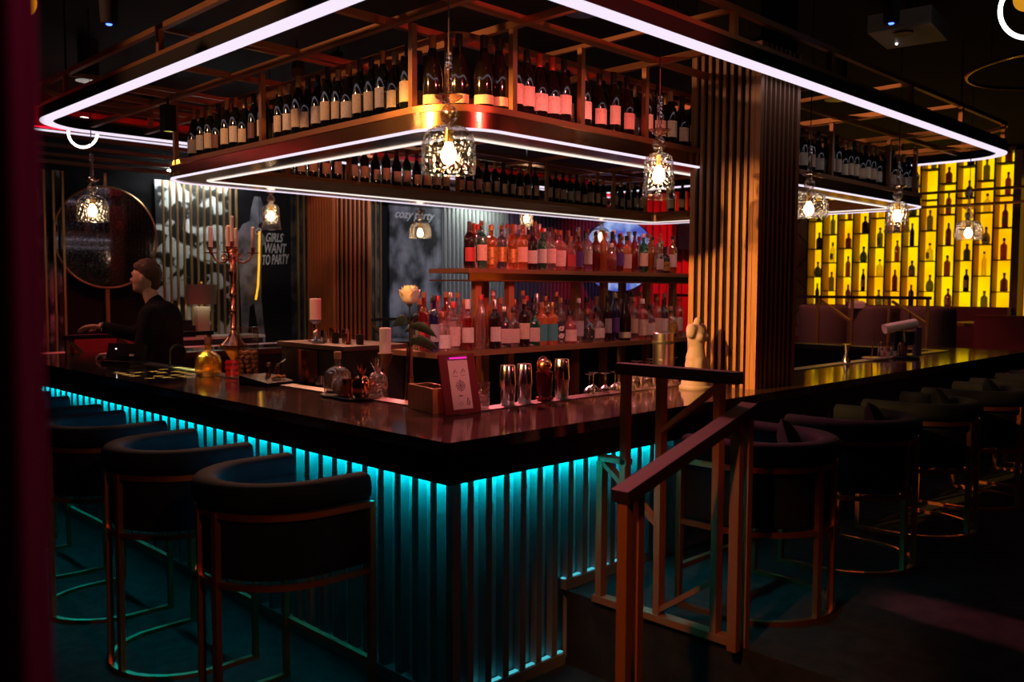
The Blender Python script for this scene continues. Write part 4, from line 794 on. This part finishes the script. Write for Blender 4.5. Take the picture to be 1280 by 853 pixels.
# rose in slim vase
vs = T('rose_vase', 'tall slim glass vase holding one white rose', 'vase', (.565, .935, CT))
O('vase', G().lathe([(.0, 0), (.026, 0), (.027, .01), (.020, .08), (.014, .2), (.017, .27), (.015, .27), (.012, .2), (.016, .08), (.0, .015)], 18), glass('vase_glass', (.80, .70, .62), .2, .04), vs)
stem = O('stem', G().tube([(0, 0, .03), (.004, .003, .25), (.0, .0, .40), (.0, .0, .475)], .004, 6), mat('stem_green', (.03, .06, .02), .6), vs)
PET = mat('white_petal', (.85, .72, .62), .6)
def petal(a, rb, rt, z0, h, wid, curl):
    """cupped petal: a patch of a bulging bowl, rim rolled outward by curl"""
    nu, nv = 8, 6; V = []; F = []
    for i in range(nu + 1):
        for j in range(nv + 1):
            s_, q = 2 * i / nu - 1, j / nv
            r_ = rb * (1 - q) + rt * math.sqrt(q) * (1 - .22 * q) + curl * max(0, q - .7) ** 2 * 5; edge = (1 - abs(s_) ** 2.5 * .35 * q)
            ang = a + s_ * wid * (.35 + .65 * math.sin(PI * (.15 + .6 * q)))
            V.append((r_ * math.cos(ang), r_ * math.sin(ang), z0 + h * q * edge))
    for i in range(nu):
        for j in range(nv): b_ = i * (nv + 1) + j; F.append((b_, b_ + nv + 1, b_ + nv + 2, b_ + 1))
    o = O('petal', G().add(V, F), PET, vs, smooth=80); m_ = o.modifiers.new('thickness', 'SOLIDIFY'); m_.thickness = .0015
for ring, (cnt, rb_, rt_, hh, wd, cu) in enumerate(((3, .004, .016, .088, 1.3, .0), (4, .006, .030, .090, 1.1, .004), (5, .008, .043, .084, .95, .008), (6, .010, .054, .070, .85, .016))):
    for k in range(cnt): petal(2 * PI * k / cnt + ring * .55, rb_, rt_, .470, hh, wd, cu)
O('sepal', G().lathe([(.004, .455), (.016, .472), (.010, .478)], 10), mat('stem_green', (.03, .06, .02), .6), vs)
def leaf(base, tip, w_, parent, m):
    b_, t_ = Vector(base), Vector(tip); d_ = t_ - b_; s_ = (d_.cross(Vector((0, 0, 1))).normalized() * .45 + Vector((0, 0, .9))).normalized(); V = []; n = 6
    for i in range(n + 1):
        q = i / n; c_ = b_ + d_ * q + Vector((0, 0, .02 * math.sin(PI * q))); ww = w_ * math.sin(PI * q) ** .8; V += [c_ - s_ * ww + Vector((0, 0, .006)), c_, c_ + s_ * ww + Vector((0, 0, .006))]
    F = []
    for i in range(n): F += [(3 * i, 3 * i + 3, 3 * i + 4, 3 * i + 1), (3 * i + 1, 3 * i + 4, 3 * i + 5, 3 * i + 2)]
    o = O('leaf', G().add(V, F), m, parent, smooth=80); s2 = o.modifiers.new('thickness', 'SOLIDIFY'); s2.thickness = .001
LFM = mat('rose_leaf', (.035, .07, .025), .5)
for tp, hb in (((.10, -.08, .31), .36), ((.13, -.02, .24), .30), ((-.05, .07, .36), .38), ((.09, -.10, .26), .28), ((.02, .06, .33), .34)): leaf((0, 0, hb), tp, .028, vs, LFM)
# wooden box and menu
wb = T('wooden_box', 'open wooden caddy box beside the menu board', 'box', (.50, .70, CT), math.radians(-12))
WBM = mat('box_wood', (.42, .19, .06), .5, noise=(8, (.30, .12, .04), .35, .7, (1, 12, 1)))
for nm, a, b in (('side_panel', (-.055, -.12, 0), (-.045, .12, .11)), ('side_panel', (.045, -.12, 0), (.055, .12, .11)), ('end_panel', (-.045, -.12, 0), (.045, -.11, .11)), ('end_panel', (-.045, .11, 0), (.045, .12, .11)), ('bottom', (-.045, -.11, 0), (.045, .11, .008))): O(nm, G().box(a, b), WBM, wb, smooth=0)
mn = T('menu_board', 'burgundy menu board with clipped printed sheet leaning on the bar', 'menu', (.52, .50, CT), math.radians(-6)); mn.rotation_euler[0] = math.radians(-13)
O('board', G().box((-.095, 0, .004), (.095, .009, .265)), mat('burgundy_board', (.16, .012, .016), .5), mn, smooth=0)
sheet = O('sheet', G().box((-.052, -.002, .022), (.052, -.0005, .248)), mat('menu_paper', (.78, .52, .48), .7), mn, smooth=0)
INK = mat('ink', (.10, .03, .04), .8)
def inkline(pts, w=.0012, cl=False): return O('printed_mark', G().tube([(x, -.0026, z) for x, z in pts], w, 4, cl), INK, sheet)
for r_ in (.014, .022): inkline([(r_ * math.cos(2 * PI * k / 20), .125 + r_ * math.sin(2 * PI * k / 20)) for k in range(20)], cl=True)
inkline([(-.026, .125), (.026, .125)]); inkline([(0, .097), (0, .153)]); inkline([(-.012, .113), (.012, .137)]); inkline([(-.012, .137), (.012, .113)])
for cx_, cz_ in ((-.022, .185), (.02, .188)): inkline([(cx_ - .012, cz_ - .012), (cx_ + .004, cz_ + .012), (cx_ + .012, cz_ - .004), (cx_ - .008, cz_ + .004)]); inkline([(cx_ - .012, cz_ - .018), (cx_ + .012, cz_ - .018)])
inkline([(-.015, .078), (-.008, .084), (0, .078), (.006, .082)], .002); inkline([(-.02, .045), (-.005, .056), (.0, .042), (-.015, .038)]); inkline([(.022, .04), (.03, .07), (.038, .05), (.03, .035)], .002)
clip = O('clip', G().box((-.052, -.008, .240), (.052, .0, .258)), CHROME, mn, smooth=0); O('clip_glint', G().box((-.045, -.010, .243), (.045, -.008, .250)), emis('magenta_glint', (1, .02, .45), 1.0), clip, smooth=0)  # glowing bar painted in as a magenta glint on the chrome
# bar tools along the drip strip
CT2 = BH + .0065
def shaker(loc, label, h=.185):
    t = T('cocktail_shaker', label, 'shaker', loc, 0, 'steel cocktail shakers')
    O('tin', G().lathe([(.0, 0), (.030, 0), (.033, .004), (.0385, h * .52), (.0, h * .52)], 28), CHROME, t); O('upper_tin', G().lathe([(.0405, h * .48), (.041, h * .53), (.0345, h - .004), (.032, h), (.0, h)], 28), CHROME, t); return t
shaker((.845, .56, CT2), 'steel cocktail shaker beside the mixing glass'); shaker((.955, .56, CT2), 'steel cocktail shaker left of the red jar'); shaker((1.215, .555, CT2), 'steel cocktail shaker right of the red jar', .195)
mg = T('mixing_glass', 'cut glass mixing beaker with ice behind the menu board', 'glass', (.67, .555, CT2))
O('glass', G().shell([(.036, .004), (.040, .01), (.042, .115), (.045, .12)], 24), glass('beaker_glass', (.9, .85, .85), .2, .04, bump=(60, .5)), mg); O('base', G().cyl((0, 0, 0), (0, 0, .01), .036, n=24), GLASSC, mg)
for k in range(6): O('ice_cube', G().box((-.011, -.011, -.011), (.011, .011, .011)), glass('ice', (.95, .9, .92), .3, .1, body=.2, bodycol=(.8, .6, .6)), mg, (.016 * math.cos(k * 1.9), .016 * math.sin(k * 1.9), .024 + .009 * k), k * .7)
rj = T('red_jar', 'dark red liquid jar with copper strainer ball on top', 'jar', (1.09, .555, CT2))
O('jar', G().lathe([(.0, 0), (.034, 0), (.037, .012), (.034, .03), (.040, .05), (.043, .13), (.041, .14), (.0, .138)], 24), mat('deep_red_glass', (.10, .006, .010), .1, spec=.8), rj)
O('copper_ball', G().ball((0, 0, .168), .036, 20, 12), COPPERB, rj); O('wire_ring', G().tube([(.040 * math.cos(2 * PI * k / 28), .012, .170 + .042 * math.sin(2 * PI * k / 28)) for k in range(28)], .003, 6, True), COPPERB, rj)
for k in range(7): O('red_bead', G().ball((0, 0, 0), .009, 10, 6), mat('red_bead', (.5, .02, .03), .2), rj, (.036 * math.cos(-PI / 4 + (k - 3) * .42 - PI / 2), .036 * math.sin(-PI / 4 + (k - 3) * .42 - PI / 2), .012))
RIM = glass('barware_glass', (.92, .86, .84), .36, .10)
def coupe(loc, label, sc=1, inv=True):
    t = T('coupe_glass', label, 'glass', loc, 0, 'upturned glasses on the drip strip'); t.scale = (sc,) * 3
    P = [(.034, 0), (.036, .012), (.030, .032), (.012, .045), (.004, .05)]
    O('bowl', G().shell(P, 20), RIM, t); O('stem', G().lathe([(.004, .048), (.003, .06), (.003, .105), (.006, .112)], 10), RIM, t); O('foot', G().lathe([(.006, .110), (.030, .117), (.031, .119), (.0, .120)], 20), RIM, t)
CP = [(1.42, .55), (1.53, .535), (1.50, .59), (1.63, .55), (1.70, .58), (1.74, .53)]
for i, (x, y) in enumerate(CP): coupe((x, y, CT2), f'upturned coupe glass, {ORD[i]} from the shakers on the drip strip', .9)
def wine_glass(loc, label, h=.16, r=.035):
    t = T('stemware_glass', label, 'glass', loc, 0, 'upturned stemware before the column')
    O('bowl', G().shell([(r * .8, 0), (r, .03), (r * .85, .06), (.006, .085)], 18), RIM, t); O('stem', G().cyl((0, 0, .083), (0, 0, h - .006), .003, n=8), RIM, t); O('foot', G().lathe([(.004, h - .008), (.028, h - .002), (.0, h)], 18), RIM, t)
for i in range(7): wine_glass((1.80 + .058 * i, .545 + .035 * (i % 2), CT2), f'upturned stem glass, {ORD[i]} from left in the cluster behind the railing', .155 - .006 * (i % 3))
cn2 = T('steel_canister', 'tall brushed steel canister beside the white torso', 'canister', (2.22, .665, .9005))
O('body', G().lathe([(.0, 0), (.060, 0), (.062, .004), (.062, .49), (.058, .495), (.0, .5)], 32), STEEL, cn2); O('band', G().lathe([(.0635, .43), (.0645, .432), (.0645, .445), (.0635, .447)], 32), mat('dark_band', (.04, .04, .04), .4), cn2)
# torso sculpture
def fuse(caps, name, voxel, smooth_it=6, balls=()):
    g = G()
    for p, r0, q, r1 in caps: g.tube([p, q], [r0, r1], 14); g.ball(p, r0, 14, 8); g.ball(q, r1, 14, 8)
    for c_, r_, sc_ in balls: g.ball(c_, r_, 18, 12, sc_)
    me = g.mesh('tmp', 0); o = bpy.data.objects.new('tmp', me); COL.objects.link(o)
    rm = o.modifiers.new('r', 'REMESH'); rm.mode = 'VOXEL'; rm.voxel_size = voxel; rm.use_smooth_shade = True
    if smooth_it: s_ = o.modifiers.new('s', 'SMOOTH'); s_.factor = .5; s_.iterations = smooth_it
    dg = bpy.context.evaluated_depsgraph_get(); m2 = bpy.data.meshes.new_from_object(o.evaluated_get(dg)); bpy.data.objects.remove(o); m2.name = name; m2.materials.clear(); m2.materials.append(None); m2.shade_smooth(); return m2
to = T('torso_sculpture', 'white plaster classical torso without head or arms on a round base', 'sculpture', (2.11, .37, CT), math.radians(-88))
tm = fuse([((0, 0, .12), .052, (0, 0, .17), .056), ((0, 0, .17), .054, (.005, 0, .23), .043), ((.005, 0, .23), .043, (.0, .0, .30), .055), ((0, -.045, .325), .032, (0, .045, .325), .032), ((0, .048, .33), .030, (.004, .058, .315), .026), ((0, -.048, .33), .030, (.004, -.060, .305), .027), ((0, 0, .34), .026, (.008, .0, .375), .020),
           ((0, 0, .04), .066, (0, 0, .13), .060), ((.02, .03, .05), .035, (.025, .035, .15), .03), ((.02, -.02, .05), .04, (.03, -.02, .15), .03), ((-.02, .05, .09), .03, (.0, .06, .16), .018)], 'torso', .0055, 3, [((.040, .026, .285), .024, (1, 1, 1)), ((.040, -.026, .285), .024, (1, 1, 1)), ((.0, .055, .165), .03, (1, 1, .6))])
WHITE = mat('torso_plaster', (.36, .29, .29), .75); O('figure', tm, WHITE, to); O('base', G().lathe([(.0, 0), (.088, 0), (.090, .012), (.080, .022), (.078, .04), (.070, .055), (.0, .06)], 28), WHITE, to)
# ------------------------------------------------------------------ left group: jar of nuts, candelabra on red vessel
nj = T('nut_jar', 'tall clear glass cylinder half filled with brown nuts', 'jar', (.535, 2.42, CT))
O('cylinder', G().shell([(.060, .0), (.060, .31)], 32), glass('jar_glass', (.92, .84, .78), .12, .03), nj); O('rim', G().tube([(.060 * math.cos(2 * PI * k / 32), .060 * math.sin(2 * PI * k / 32), .31) for k in range(32)], .0025, 6, True), GLASSC, nj); O('base', G().cyl((0, 0, 0), (0, 0, .012), .059, n=32), GLASSC, nj)
NUT = mat('walnut_shell', (.24, .10, .05), .7, bump=(120, .8)); nb = G().ball((0, 0, 0), .0165, 10, 7, (1, 1, .88)).mesh('nut', 60)
for lv in range(6):
    for k in range(6 if lv % 2 == 0 else 5):
        a = 2 * PI * k / (6 if lv % 2 == 0 else 5) + lv * .5; O('nut', nb, NUT, nj, (.040 * math.cos(a), .040 * math.sin(a), .030 + lv * .026), a)
    O('nut', nb, NUT, nj, (.004, .003, .032 + lv * .026), lv)
rv = T('red_ribbed_vessel', 'red ribbed glass vessel topped by an orange cone cup', 'vessel', (.575, 2.68, CT))
O('vessel', G().lathe([(.0, 0), (.046, 0), (.052, .014), (.046, .03), (.055, .048), (.046, .066), (.054, .084), (.044, .10), (.0, .10)], 24), mat('red_glass_solid', (.30, .008, .012), .08, spec=.8), rv)
O('cone_cup', G().lathe([(.0, .098), (.014, .10), (.055, .165), (.057, .180), (.0, .182)], 24), mat('orange_peel', (.70, .28, .03), .5), rv)
cb = T('candelabra', 'ornate copper candelabra with five pale candles', 'candelabra', (.575, 2.68, CT + .1825), math.radians(-52))
CPR = mat('polished_copper', (.80, .33, .22), .25, 1)
O('foot', G().lathe([(.0, 0), (.078, 0), (.080, .010), (.060, .030), (.036, .060), (.016, .085), (.012, .10)], 24, fn=lambda r, z, t: r * (1 + .05 * math.sin(12 * t))), CPR, cb)
O('shaft', G().lathe([(.010, .10), (.018, .112), (.011, .124), (.010, .20), (.020, .21), (.022, .22), (.012, .235), (.011, .30), (.019, .31), (.021, .32), (.012, .335), (.012, .43), (.022, .445), (.024, .458), (.014, .475), (.012, .53), (.024, .545), (.016, .57), (.012, .60)], 16), CPR, cb)
def candle_arm(a, R_):
    ca, sa = math.cos(a), math.sin(a)
    if R_: O('arm', G().tube([(r_ * ca, r_ * sa, z) for r_, z in ((.01, .545), (.04, .515), (.07, .51), (.10, .53), (.115, .56), (.125, .565))], .006, 8), CPR, cb); O('scroll', G().tube([(.045 * ca + .016 * math.cos(k * .7) * ca, .045 * sa + .016 * math.cos(k * .7) * sa, .545 + .016 * math.sin(k * .7)) for k in range(9)], .004, 6), CPR, cb)
    x, y, z = R_ * ca, R_ * sa, (.565 if R_ else .60)
    O('drip_pan', G().lathe([(.006, 0), (.036, .004), (.038, .008), (.010, .010), (.013, .035), (.015, .04), (.0, .04)], 18, (x, y, z)), CPR, cb); O('candle', G().lathe([(.0, .03), (.0125, .03), (.0115, .16 if R_ else .19), (.004, .165 if R_ else .196), (.0, .165 if R_ else .196)], 12, (x, y, z)), WAX, cb)
candle_arm(0, 0)
for k in range(4): candle_arm(PI / 2 * k + .25, .125)
# small dark caddy with miniature bottles
cdy = T('garnish_caddy', 'black slanted garnish caddy with small corked bottles', 'caddy', (.50, 2.14, CT), math.radians(10))
O('tray', G().add([(-.10, -.12, 0), (.10, -.12, 0), (.10, .12, 0), (-.10, .12, 0), (-.10, -.12, .02), (.10, -.12, .02), (.10, .12, .05), (-.10, .12, .05)], [(3, 2, 1, 0), (4, 5, 6, 7), (0, 1, 5, 4), (1, 2, 6, 5), (2, 3, 7, 6), (3, 0, 4, 7)]), BLACK, cdy, smooth=0)
for i, (x, y) in enumerate(((.05, -.03), (.02, .02), (.06, .06))):
    b_ = O('small_bottle', G().lathe([(.0, 0), (.013, 0), (.014, .04), (.007, .055), (.007, .066)], 12), glass('mini_glass', (.8, .6, .6), .2), cdy, (x, y, .038)); O('cork', G().cyl((0, 0, .06), (0, 0, .078), .0085, n=10), FOILS[4], b_)
O('citrus_peel', G().tube([(-.02, -.06, .035), (.01, -.075, .05), (.045, -.06, .04), (.06, -.08, .045)], .010, 8), mat('peel_orange', (.85, .38, .12), .5), cdy)
# ------------------------------------------------------------------ coffee machine area inside the bar
cm_ = T('coffee_machine', 'black coffee machine with curved copper side panel inside the bar', 'coffee machine', (.92, 2.06, .9005))
O('body', G().box((-.20, -.36, .02), (.20, .30, .40)), BLACK, cm_); O('top_tray', G().box((-.22, -.38, .40), (.22, .32, .425)), mat('grey_metal', (.16, .12, .12), .35, .8), cm_); O('feet', G().box((-.18, -.34, 0), (-.12, -.28, .02)).box((-.18, .22, 0), (-.12, .28, .02)).box((.12, -.34, 0), (.18, -.28, .02)).box((.12, .22, 0), (.18, .28, .02)), MATTE, cm_)
O('copper_panel', G().sweep([(-.205, -.10), (-.235, -.06), (-.245, .0), (-.235, .06), (-.205, .10)], secbox(.008, .20, .39)), COPPERB, cm_, smooth=60); O('group_head', G().cyl((-.25, -.2, .20), (-.25, -.2, .26), .033, n=18), CHROME, cm_); O('portafilter', G().cyl((-.25, -.2, .18), (-.25, -.2, .205), .036, n=18).bar((-.25, -.23, .19), (-.25, -.33, .18), .022), BLACK, cm_)
O('steam_wand', G().tube([(-.21, .24, .32), (-.27, .25, .28), (-.28, .25, .12)], .006, 8), CHROME, cm_)
def candlestick(loc, h, ch_, m, label, r=.034):
    t = T('pillar_candle', label, 'candle', loc)
    O('stick', G().lathe([(.0, 0), (.045, 0), (.048, .006), (.018, .014), (.010, .03), (.016, h * .4), (.008, h * .55), (.014, h * .8), (.040, h - .006), (.042, h), (.0, h)], 20), m, t); O('candle', G().lathe([(.0, h), (r, h), (r, h + ch_ - .004), (r - .004, h + ch_), (.0, h + ch_ - .003)], 22), WAX, t)
candlestick((.86, 2.21, 1.326), .13, .125, CHROME, 'cream pillar candle on a silver stick atop the coffee machine')
candlestick((.80, 1.44, .9005), .40, .135, mat('aged_brass', (.35, .18, .08), .35, .9), 'pillar candle on a tall turned brass stick left of the rose', .031)
for i, (y, h) in enumerate(((2.12, .07), (2.07, .085), (2.00, .06), (1.94, .08), (1.88, .06), (1.80, .055))):
    tag(O('small_cup', G().lathe([(.0, 0), (.020, 0), (.024, h), (.021, h), (.018, .005), (.0, .005)], 16), (CHROME, COPPERB, BLACK)[i % 3], None, (.86 + .03 * (i % 2), y, 1.326)), f'small metal cup on the coffee machine, {ORD[i]} from the pillar candle', 'cup', 'small cups on the coffee machine')
rg = T('cash_register', 'black till screen with small lights beside the bartender', 'till', (.44, 4.02, CT), math.radians(25))
O('base', G().box((-.09, -.13, 0), (.09, .13, .02)), BLACK, rg); s1 = O('screen', G().box((-.02, -.16, .03), (.02, .16, .14)), BLACK, rg); s1.rotation_euler = (0, .25, 0); O('neck', G().box((-.02, -.03, .015), (.02, .03, .06)), BLACK, rg)
O('label_sticker', G().box((-.026, -.09, .05), (-.0215, -.05, .065)), mat('pale_sticker', (.7, .55, .55), .6), s1); O('indicator_light', G().ball((-.022, .08, .10), .004), emis('white_dot', (1, .9, .9), 6), s1)
tag(O('curved_tap', G().tube([(0, 0, 0), (0, 0, .10)] + [(.05 - .05 * math.cos(PI * k / 8), 0, .10 + .05 * math.sin(PI * k / 8)) for k in range(1, 9)] + [(.10, 0, .07)], .010, 8), BLACK, None, (.56, 3.55, CT), math.radians(-40)), 'black curved tap rising behind the amber bottle', 'tap')
# ------------------------------------------------------------------ right hand group on the counter
jg = T('jigger', 'steel double jigger standing on the drip strip', 'jigger', (4.40, .56, CT2))
O('upper_cup', G().lathe([(.010, .065), (.031, .13), (.034, .132), (.034, .135), (.0, .133)], 22), CHROME, jg); O('lower_cup', G().lathe([(.0, 0), (.034, 0), (.034, .004), (.010, .065)], 22), CHROME, jg)
bt2 = T('tool_tray', 'small tray of bar tools and tongs beside the drink mixer', 'tray', (4.86, .53, CT2))
O('tray', G().lathe([(.0, 0), (.10, 0), (.105, .012), (.10, .014), (.0, .006)], 26), STEEL, bt2)
for i, (x, y, h) in enumerate(((-.03, .02, .17), (.0, .03, .14), (.03, .0, .12))): O('tool', G().bar((x, y, .014), (x + .02, y, h), .012, .004), GOLDM if i == 0 else STEEL, bt2, smooth=0)
for i, (x, y) in enumerate(((4.98, .50), (5.03, .56), (4.93, .47), (5.05, .47))):
    bottle('square', (x, y, CT2), -.7, SPG[('amber', 'clear', 'pink', 'smoke')[i]], LBM[('cream', 'white', 'rose', 'white')[i]], CPM[('black', 'gold', 'copper', 'black')[i]], f'tiny bitters bottle, {ORD[i]} by the tool tray right of the column', 'bottle', 'bitters bottles by the drink mixer', 'bitters_bottle', .52)
mx = T('drink_mixer', 'drink mixer with rounded white head and dark body on the counter', 'mixer', (5.17, .42, CT), math.radians(135)); mx.scale = (1.2, 1.2, 1.1)
O('base', G().lathe([(.0, 0), (.085, 0), (.088, .012), (.06, .025), (.0, .03)], 24), BLACK, mx); O('stand', G().box((-.09, -.028, .02), (-.055, .028, .23)), mat('violet_chrome', (.45, .30, .42), .3, .8), mx)
O('head', G().sweep([(-.11, 0), (-.06, 0), (.0, 0), (.06, 0), (.10, 0)], secround(.085, .205, .275, 10, 2.4)), mat('ivory_enamel', (.75, .62, .58), .35), mx, smooth=70).rotation_euler = (0, math.radians(12), 0)
O('motor_housing', G().lathe([(.0, .10), (.045, .10), (.05, .12), (.05, .20), (.0, .205)], 22, (.0, 0, 0)), BLACK, mx); O('cup', G().lathe([(.0, .03), (.034, .03), (.042, .12), (.0, .12)], 22, (.03, 0, 0)), CHROME, mx); O('spindle', G().cyl((.075, 0, .10), (.075, 0, .215), .025, n=14), BLACK, mx); O('lever', G().cyl((-.02, 0, .27), (-.02, 0, .33), .004, n=6), BLACK, mx)
# ------------------------------------------------------------------ bartender
pn = T('person', 'bartender in black sweater seen in profile behind the far left counter', 'person', (.84, 4.33, 0), math.radians(135.2))
HX = .115
body_caps = [((0, 0, .98), .15, (.0, 0, 1.15), .14), ((0, 0, 1.15), .14, (.01, 0, 1.38), .15), ((.01, -.10, 1.42), .085, (.01, .10, 1.42), .085), ((.03, 0, 1.46), .062, (.085, 0, 1.60), .056),
  ((.0, -.17, 1.44), .062, (.27, -.16, 1.27), .046), ((.27, -.16, 1.27), .044, (.50, -.09, 1.335), .030), ((.0, .19, 1.43), .062, (.04, .27, 1.17), .048), ((.04, .27, 1.17), .046, (.27, .20, 1.145), .031),
  ((0, -.09, .95), .098, (.0, -.10, .50), .062), ((0, -.10, .50), .06, (-.02, -.10, .09), .042), ((0, .09, .95), .098, (.0, .10, .50), .062), ((0, .10, .50), .06, (-.02, .10, .09), .042), ((-.03, -.10, .05), .042, (.15, -.11, .04), .034), ((-.03, .10, .05), .042, (.15, .11, .04), .034)]
def hand(w_, d_, side, palm_n, curl):
    """palm plus five tapered, bent fingers"""
    w_, d_, s_ = Vector(w_), Vector(d_).normalized(), Vector(side).normalized(); n_ = Vector(palm_n).normalized(); c_ = []
    for k in range(4):
        o_ = s_ * (-.027 + .018 * k); L_ = (.066, .078, .074, .058)[k]; root = w_ + d_ * .085 + o_
        c_.append((w_ + d_ * .02 + o_ * .6, .016, root, .0125))
        m_ = root + d_ * L_ * .5 + n_ * L_ * .5 * curl * .5; e_ = m_ + (d_ * (1 - curl * .6) + n_ * curl).normalized() * L_ * .52
        c_ += [(root, .0098, m_, .0088), (m_, .0088, e_, .0072)]
    tb_ = w_ + d_ * .03 - s_ * .03; t1 = tb_ - s_ * .022 + d_ * .032 + n_ * .012; t2 = t1 + d_ * .034 + n_ * .016 * curl
    c_ += [(tb_, .014, t1, .0115), (t1, .0110, t2, .0085)]; return c_
body_caps += hand((.52, -.085, 1.338), (1, .1, -.12), (0, 1, .25), (-.1, -.1, -1), .45) + hand((.29, .195, 1.143), (1, -.15, -.08), (0, 1, .1), (-.2, 0, -1), .9)
hz = 1.715; hd = [((HX, 0, hz), .098, (1.0, .78, 1.16)), ((HX + .015, 0, hz - .055), .078, (1.05, .78, .95)), ((HX + .062, 0, hz - .085), .034, (1, .95, .9)), ((HX + .088, 0, hz + .005), .014, (1, 1.4, .9)), ((HX + .102, 0, hz - .018), .0155, (1.1, .95, .9)), ((HX + .078, .0, hz + .032), .026, (.9, 1.9, .5)),
  ((HX + .083, 0, hz - .052), .0145, (1, 1.6, .55)), ((HX + .080, 0, hz - .066), .0145, (1, 1.5, .55)), ((HX - .005, .078, hz - .012), .022, (.8, .35, 1.35)), ((HX - .005, -.078, hz - .012), .022, (.8, .35, 1.35)), ((HX + .055, .04, hz - .025), .03, (.8, .7, .9)), ((HX + .055, -.04, hz - .025), .03, (.8, .7, .9))]
O('body', fuse(body_caps, 'body', .0055, 3, hd), SKIN, pn)
EYE = mat('eye_dark', (.03, .02, .02), .2)
for s_ in (-1, 1): O('eye', G().ball((HX + .083, s_ * .032, hz + .008), .0105, 10, 8), EYE, pn)
rh = random.Random(3)
O('hair', fuse([((HX - .02, 0, hz + .065), .085, (HX - .045, 0, hz + .03), .082), ((HX - .06, 0, hz - .02), .055, (HX - .065, 0, hz - .055), .045)], 'hair', .006, 2, [((HX + .035, 0, hz + .090), .052, (1, 1.25, .6)), ((HX - .01, 0, hz + .07), .090, (1.05, .86, .72))] + [((HX - .015 + .085 * math.cos(a_) * math.cos(e_), .078 * math.sin(a_) * math.cos(e_), hz + .055 + .078 * math.sin(e_)), .017, (1.5, .8, 1)) for a_, e_ in [(rh.uniform(0, 2 * PI), rh.uniform(-.05, 1.3)) for _ in range(46)] if math.cos(a_) * math.cos(e_) < .75 or e_ > .45]), mat('brown_hair', (.09, .035, .022), .6, bump=(90, .9)), pn)
sw = [((0, 0, .93), .168, (.0, 0, 1.15), .158), ((0, 0, 1.15), .158, (.01, 0, 1.38), .168), ((.01, -.11, 1.42), .095, (.01, .11, 1.42), .095), ((.025, 0, 1.47), .078, (.045, 0, 1.525), .068), ((.0, -.17, 1.44), .080, (.27, -.16, 1.27), .062), ((.27, -.16, 1.27), .062, (.475, -.098, 1.328), .044), ((.0, .19, 1.43), .080, (.04, .27, 1.17), .064), ((.04, .27, 1.17), .064, (.245, .208, 1.148), .046)]
O('sweater', fuse(sw, 'sweater', .008, 3), mat('black_knit', (.010, .010, .012), .95, spec=.15), pn)
tr_ = [((0, -.09, .95), .118, (.0, -.10, .50), .082), ((0, -.10, .50), .08, (-.02, -.10, .10), .066), ((0, .09, .95), .118, (.0, .10, .50), .082), ((0, .10, .50), .08, (-.02, .10, .10), .066)]
O('trousers', fuse(tr_, 'trousers', .010, 2), mat('black_trousers', (.012, .012, .014), .9), pn); O('shoes', fuse([((-.03, s_ * .10, .05), .05, (.16, s_ * .11, .045), .042) for s_ in (-1, 1)], 'shoes', .008, 2), BLACK, pn)
O('wristwatch', G().tube([Vector((.487, -.094, 1.332)) + Vector((.0, .035 * math.cos(2 * PI * k / 16), .035 * math.sin(2 * PI * k / 16))) for k in range(16)], .006, 6, True), CHROME, pn)
# ------------------------------------------------------------------ ceiling spot fixtures
fm = G().cyl((0, 0, .02), (0, 0, .16), .05, .045, 14).mesh('spot_can', 40)
for i, (p, d, nm) in enumerate(SPOTS):  # housings also stand for the added fill lamps
    t = T('ceiling_spotlight', 'small black ceiling spotlight aimed at ' + nm, 'spotlight', p, 0, 'ceiling spotlights')
    h = O('housing', fm, MATTE, t); h.rotation_euler = (-d).to_track_quat('Z', 'Y').to_euler()
    O('stem', G().cyl((0, 0, .05), (0, 0, ZC - p.z), .008, n=6), MATTE, t)
ul = T('added_uplight', 'added black uplight housing, unseen behind the camera', 'lamp', (-3.6, -3.4, 0))  # made-up housing for the added canopy fill lamp
O('can', G().shell([(.11, .30), (.12, .0)], 20), MATTE, ul); O('base', G().cyl((0, 0, 0), (0, 0, .02), .14, n=20), MATTE, ul)
# perforated gobo lamp: throws a pattern of small light dashes on the left counter
gx, gy, gz = .40, 3.15, 2.74
gb = T('gobo_lamp', 'small perforated black lamp on the canopy throwing dashes of light', 'lamp', (gx, gy, gz))
N_, cell = 17, .0038; g = G()
rg_ = random.Random(5)
for i in range(N_):
    for j in range(N_):
        x0, y0 = (i - N_ / 2) * cell, (j - N_ / 2) * cell
        if i % 2 and j % 2 and rg_.random() < .72: continue
        g.box((x0, y0, -.1205), (x0 + cell, y0 + cell, -.1195))
O('perforated_plate', g, MATTE, gb, smooth=0)
hw_ = N_ * cell / 2; q = hw_ + .004
O('housing', G().box((-q, -q, -.122), (-hw_, q, .03)).box((hw_, -q, -.122), (q, q, .03)).box((-hw_, -q, -.122), (hw_, -hw_, .03)).box((-hw_, hw_, -.122), (hw_, q, .03)).box((-q, -q, .03), (q, q, .04)), MATTE, gb, smooth=0)
O('bracket', G().cyl((0, 0, .04), (0, 0, .09), .008, n=6), MATTE, gb)
spot((gx, gy, gz), (gx, gy, 1.1), (.95, .9, .22), 2200, 26, .1, .0012, fixture=False)
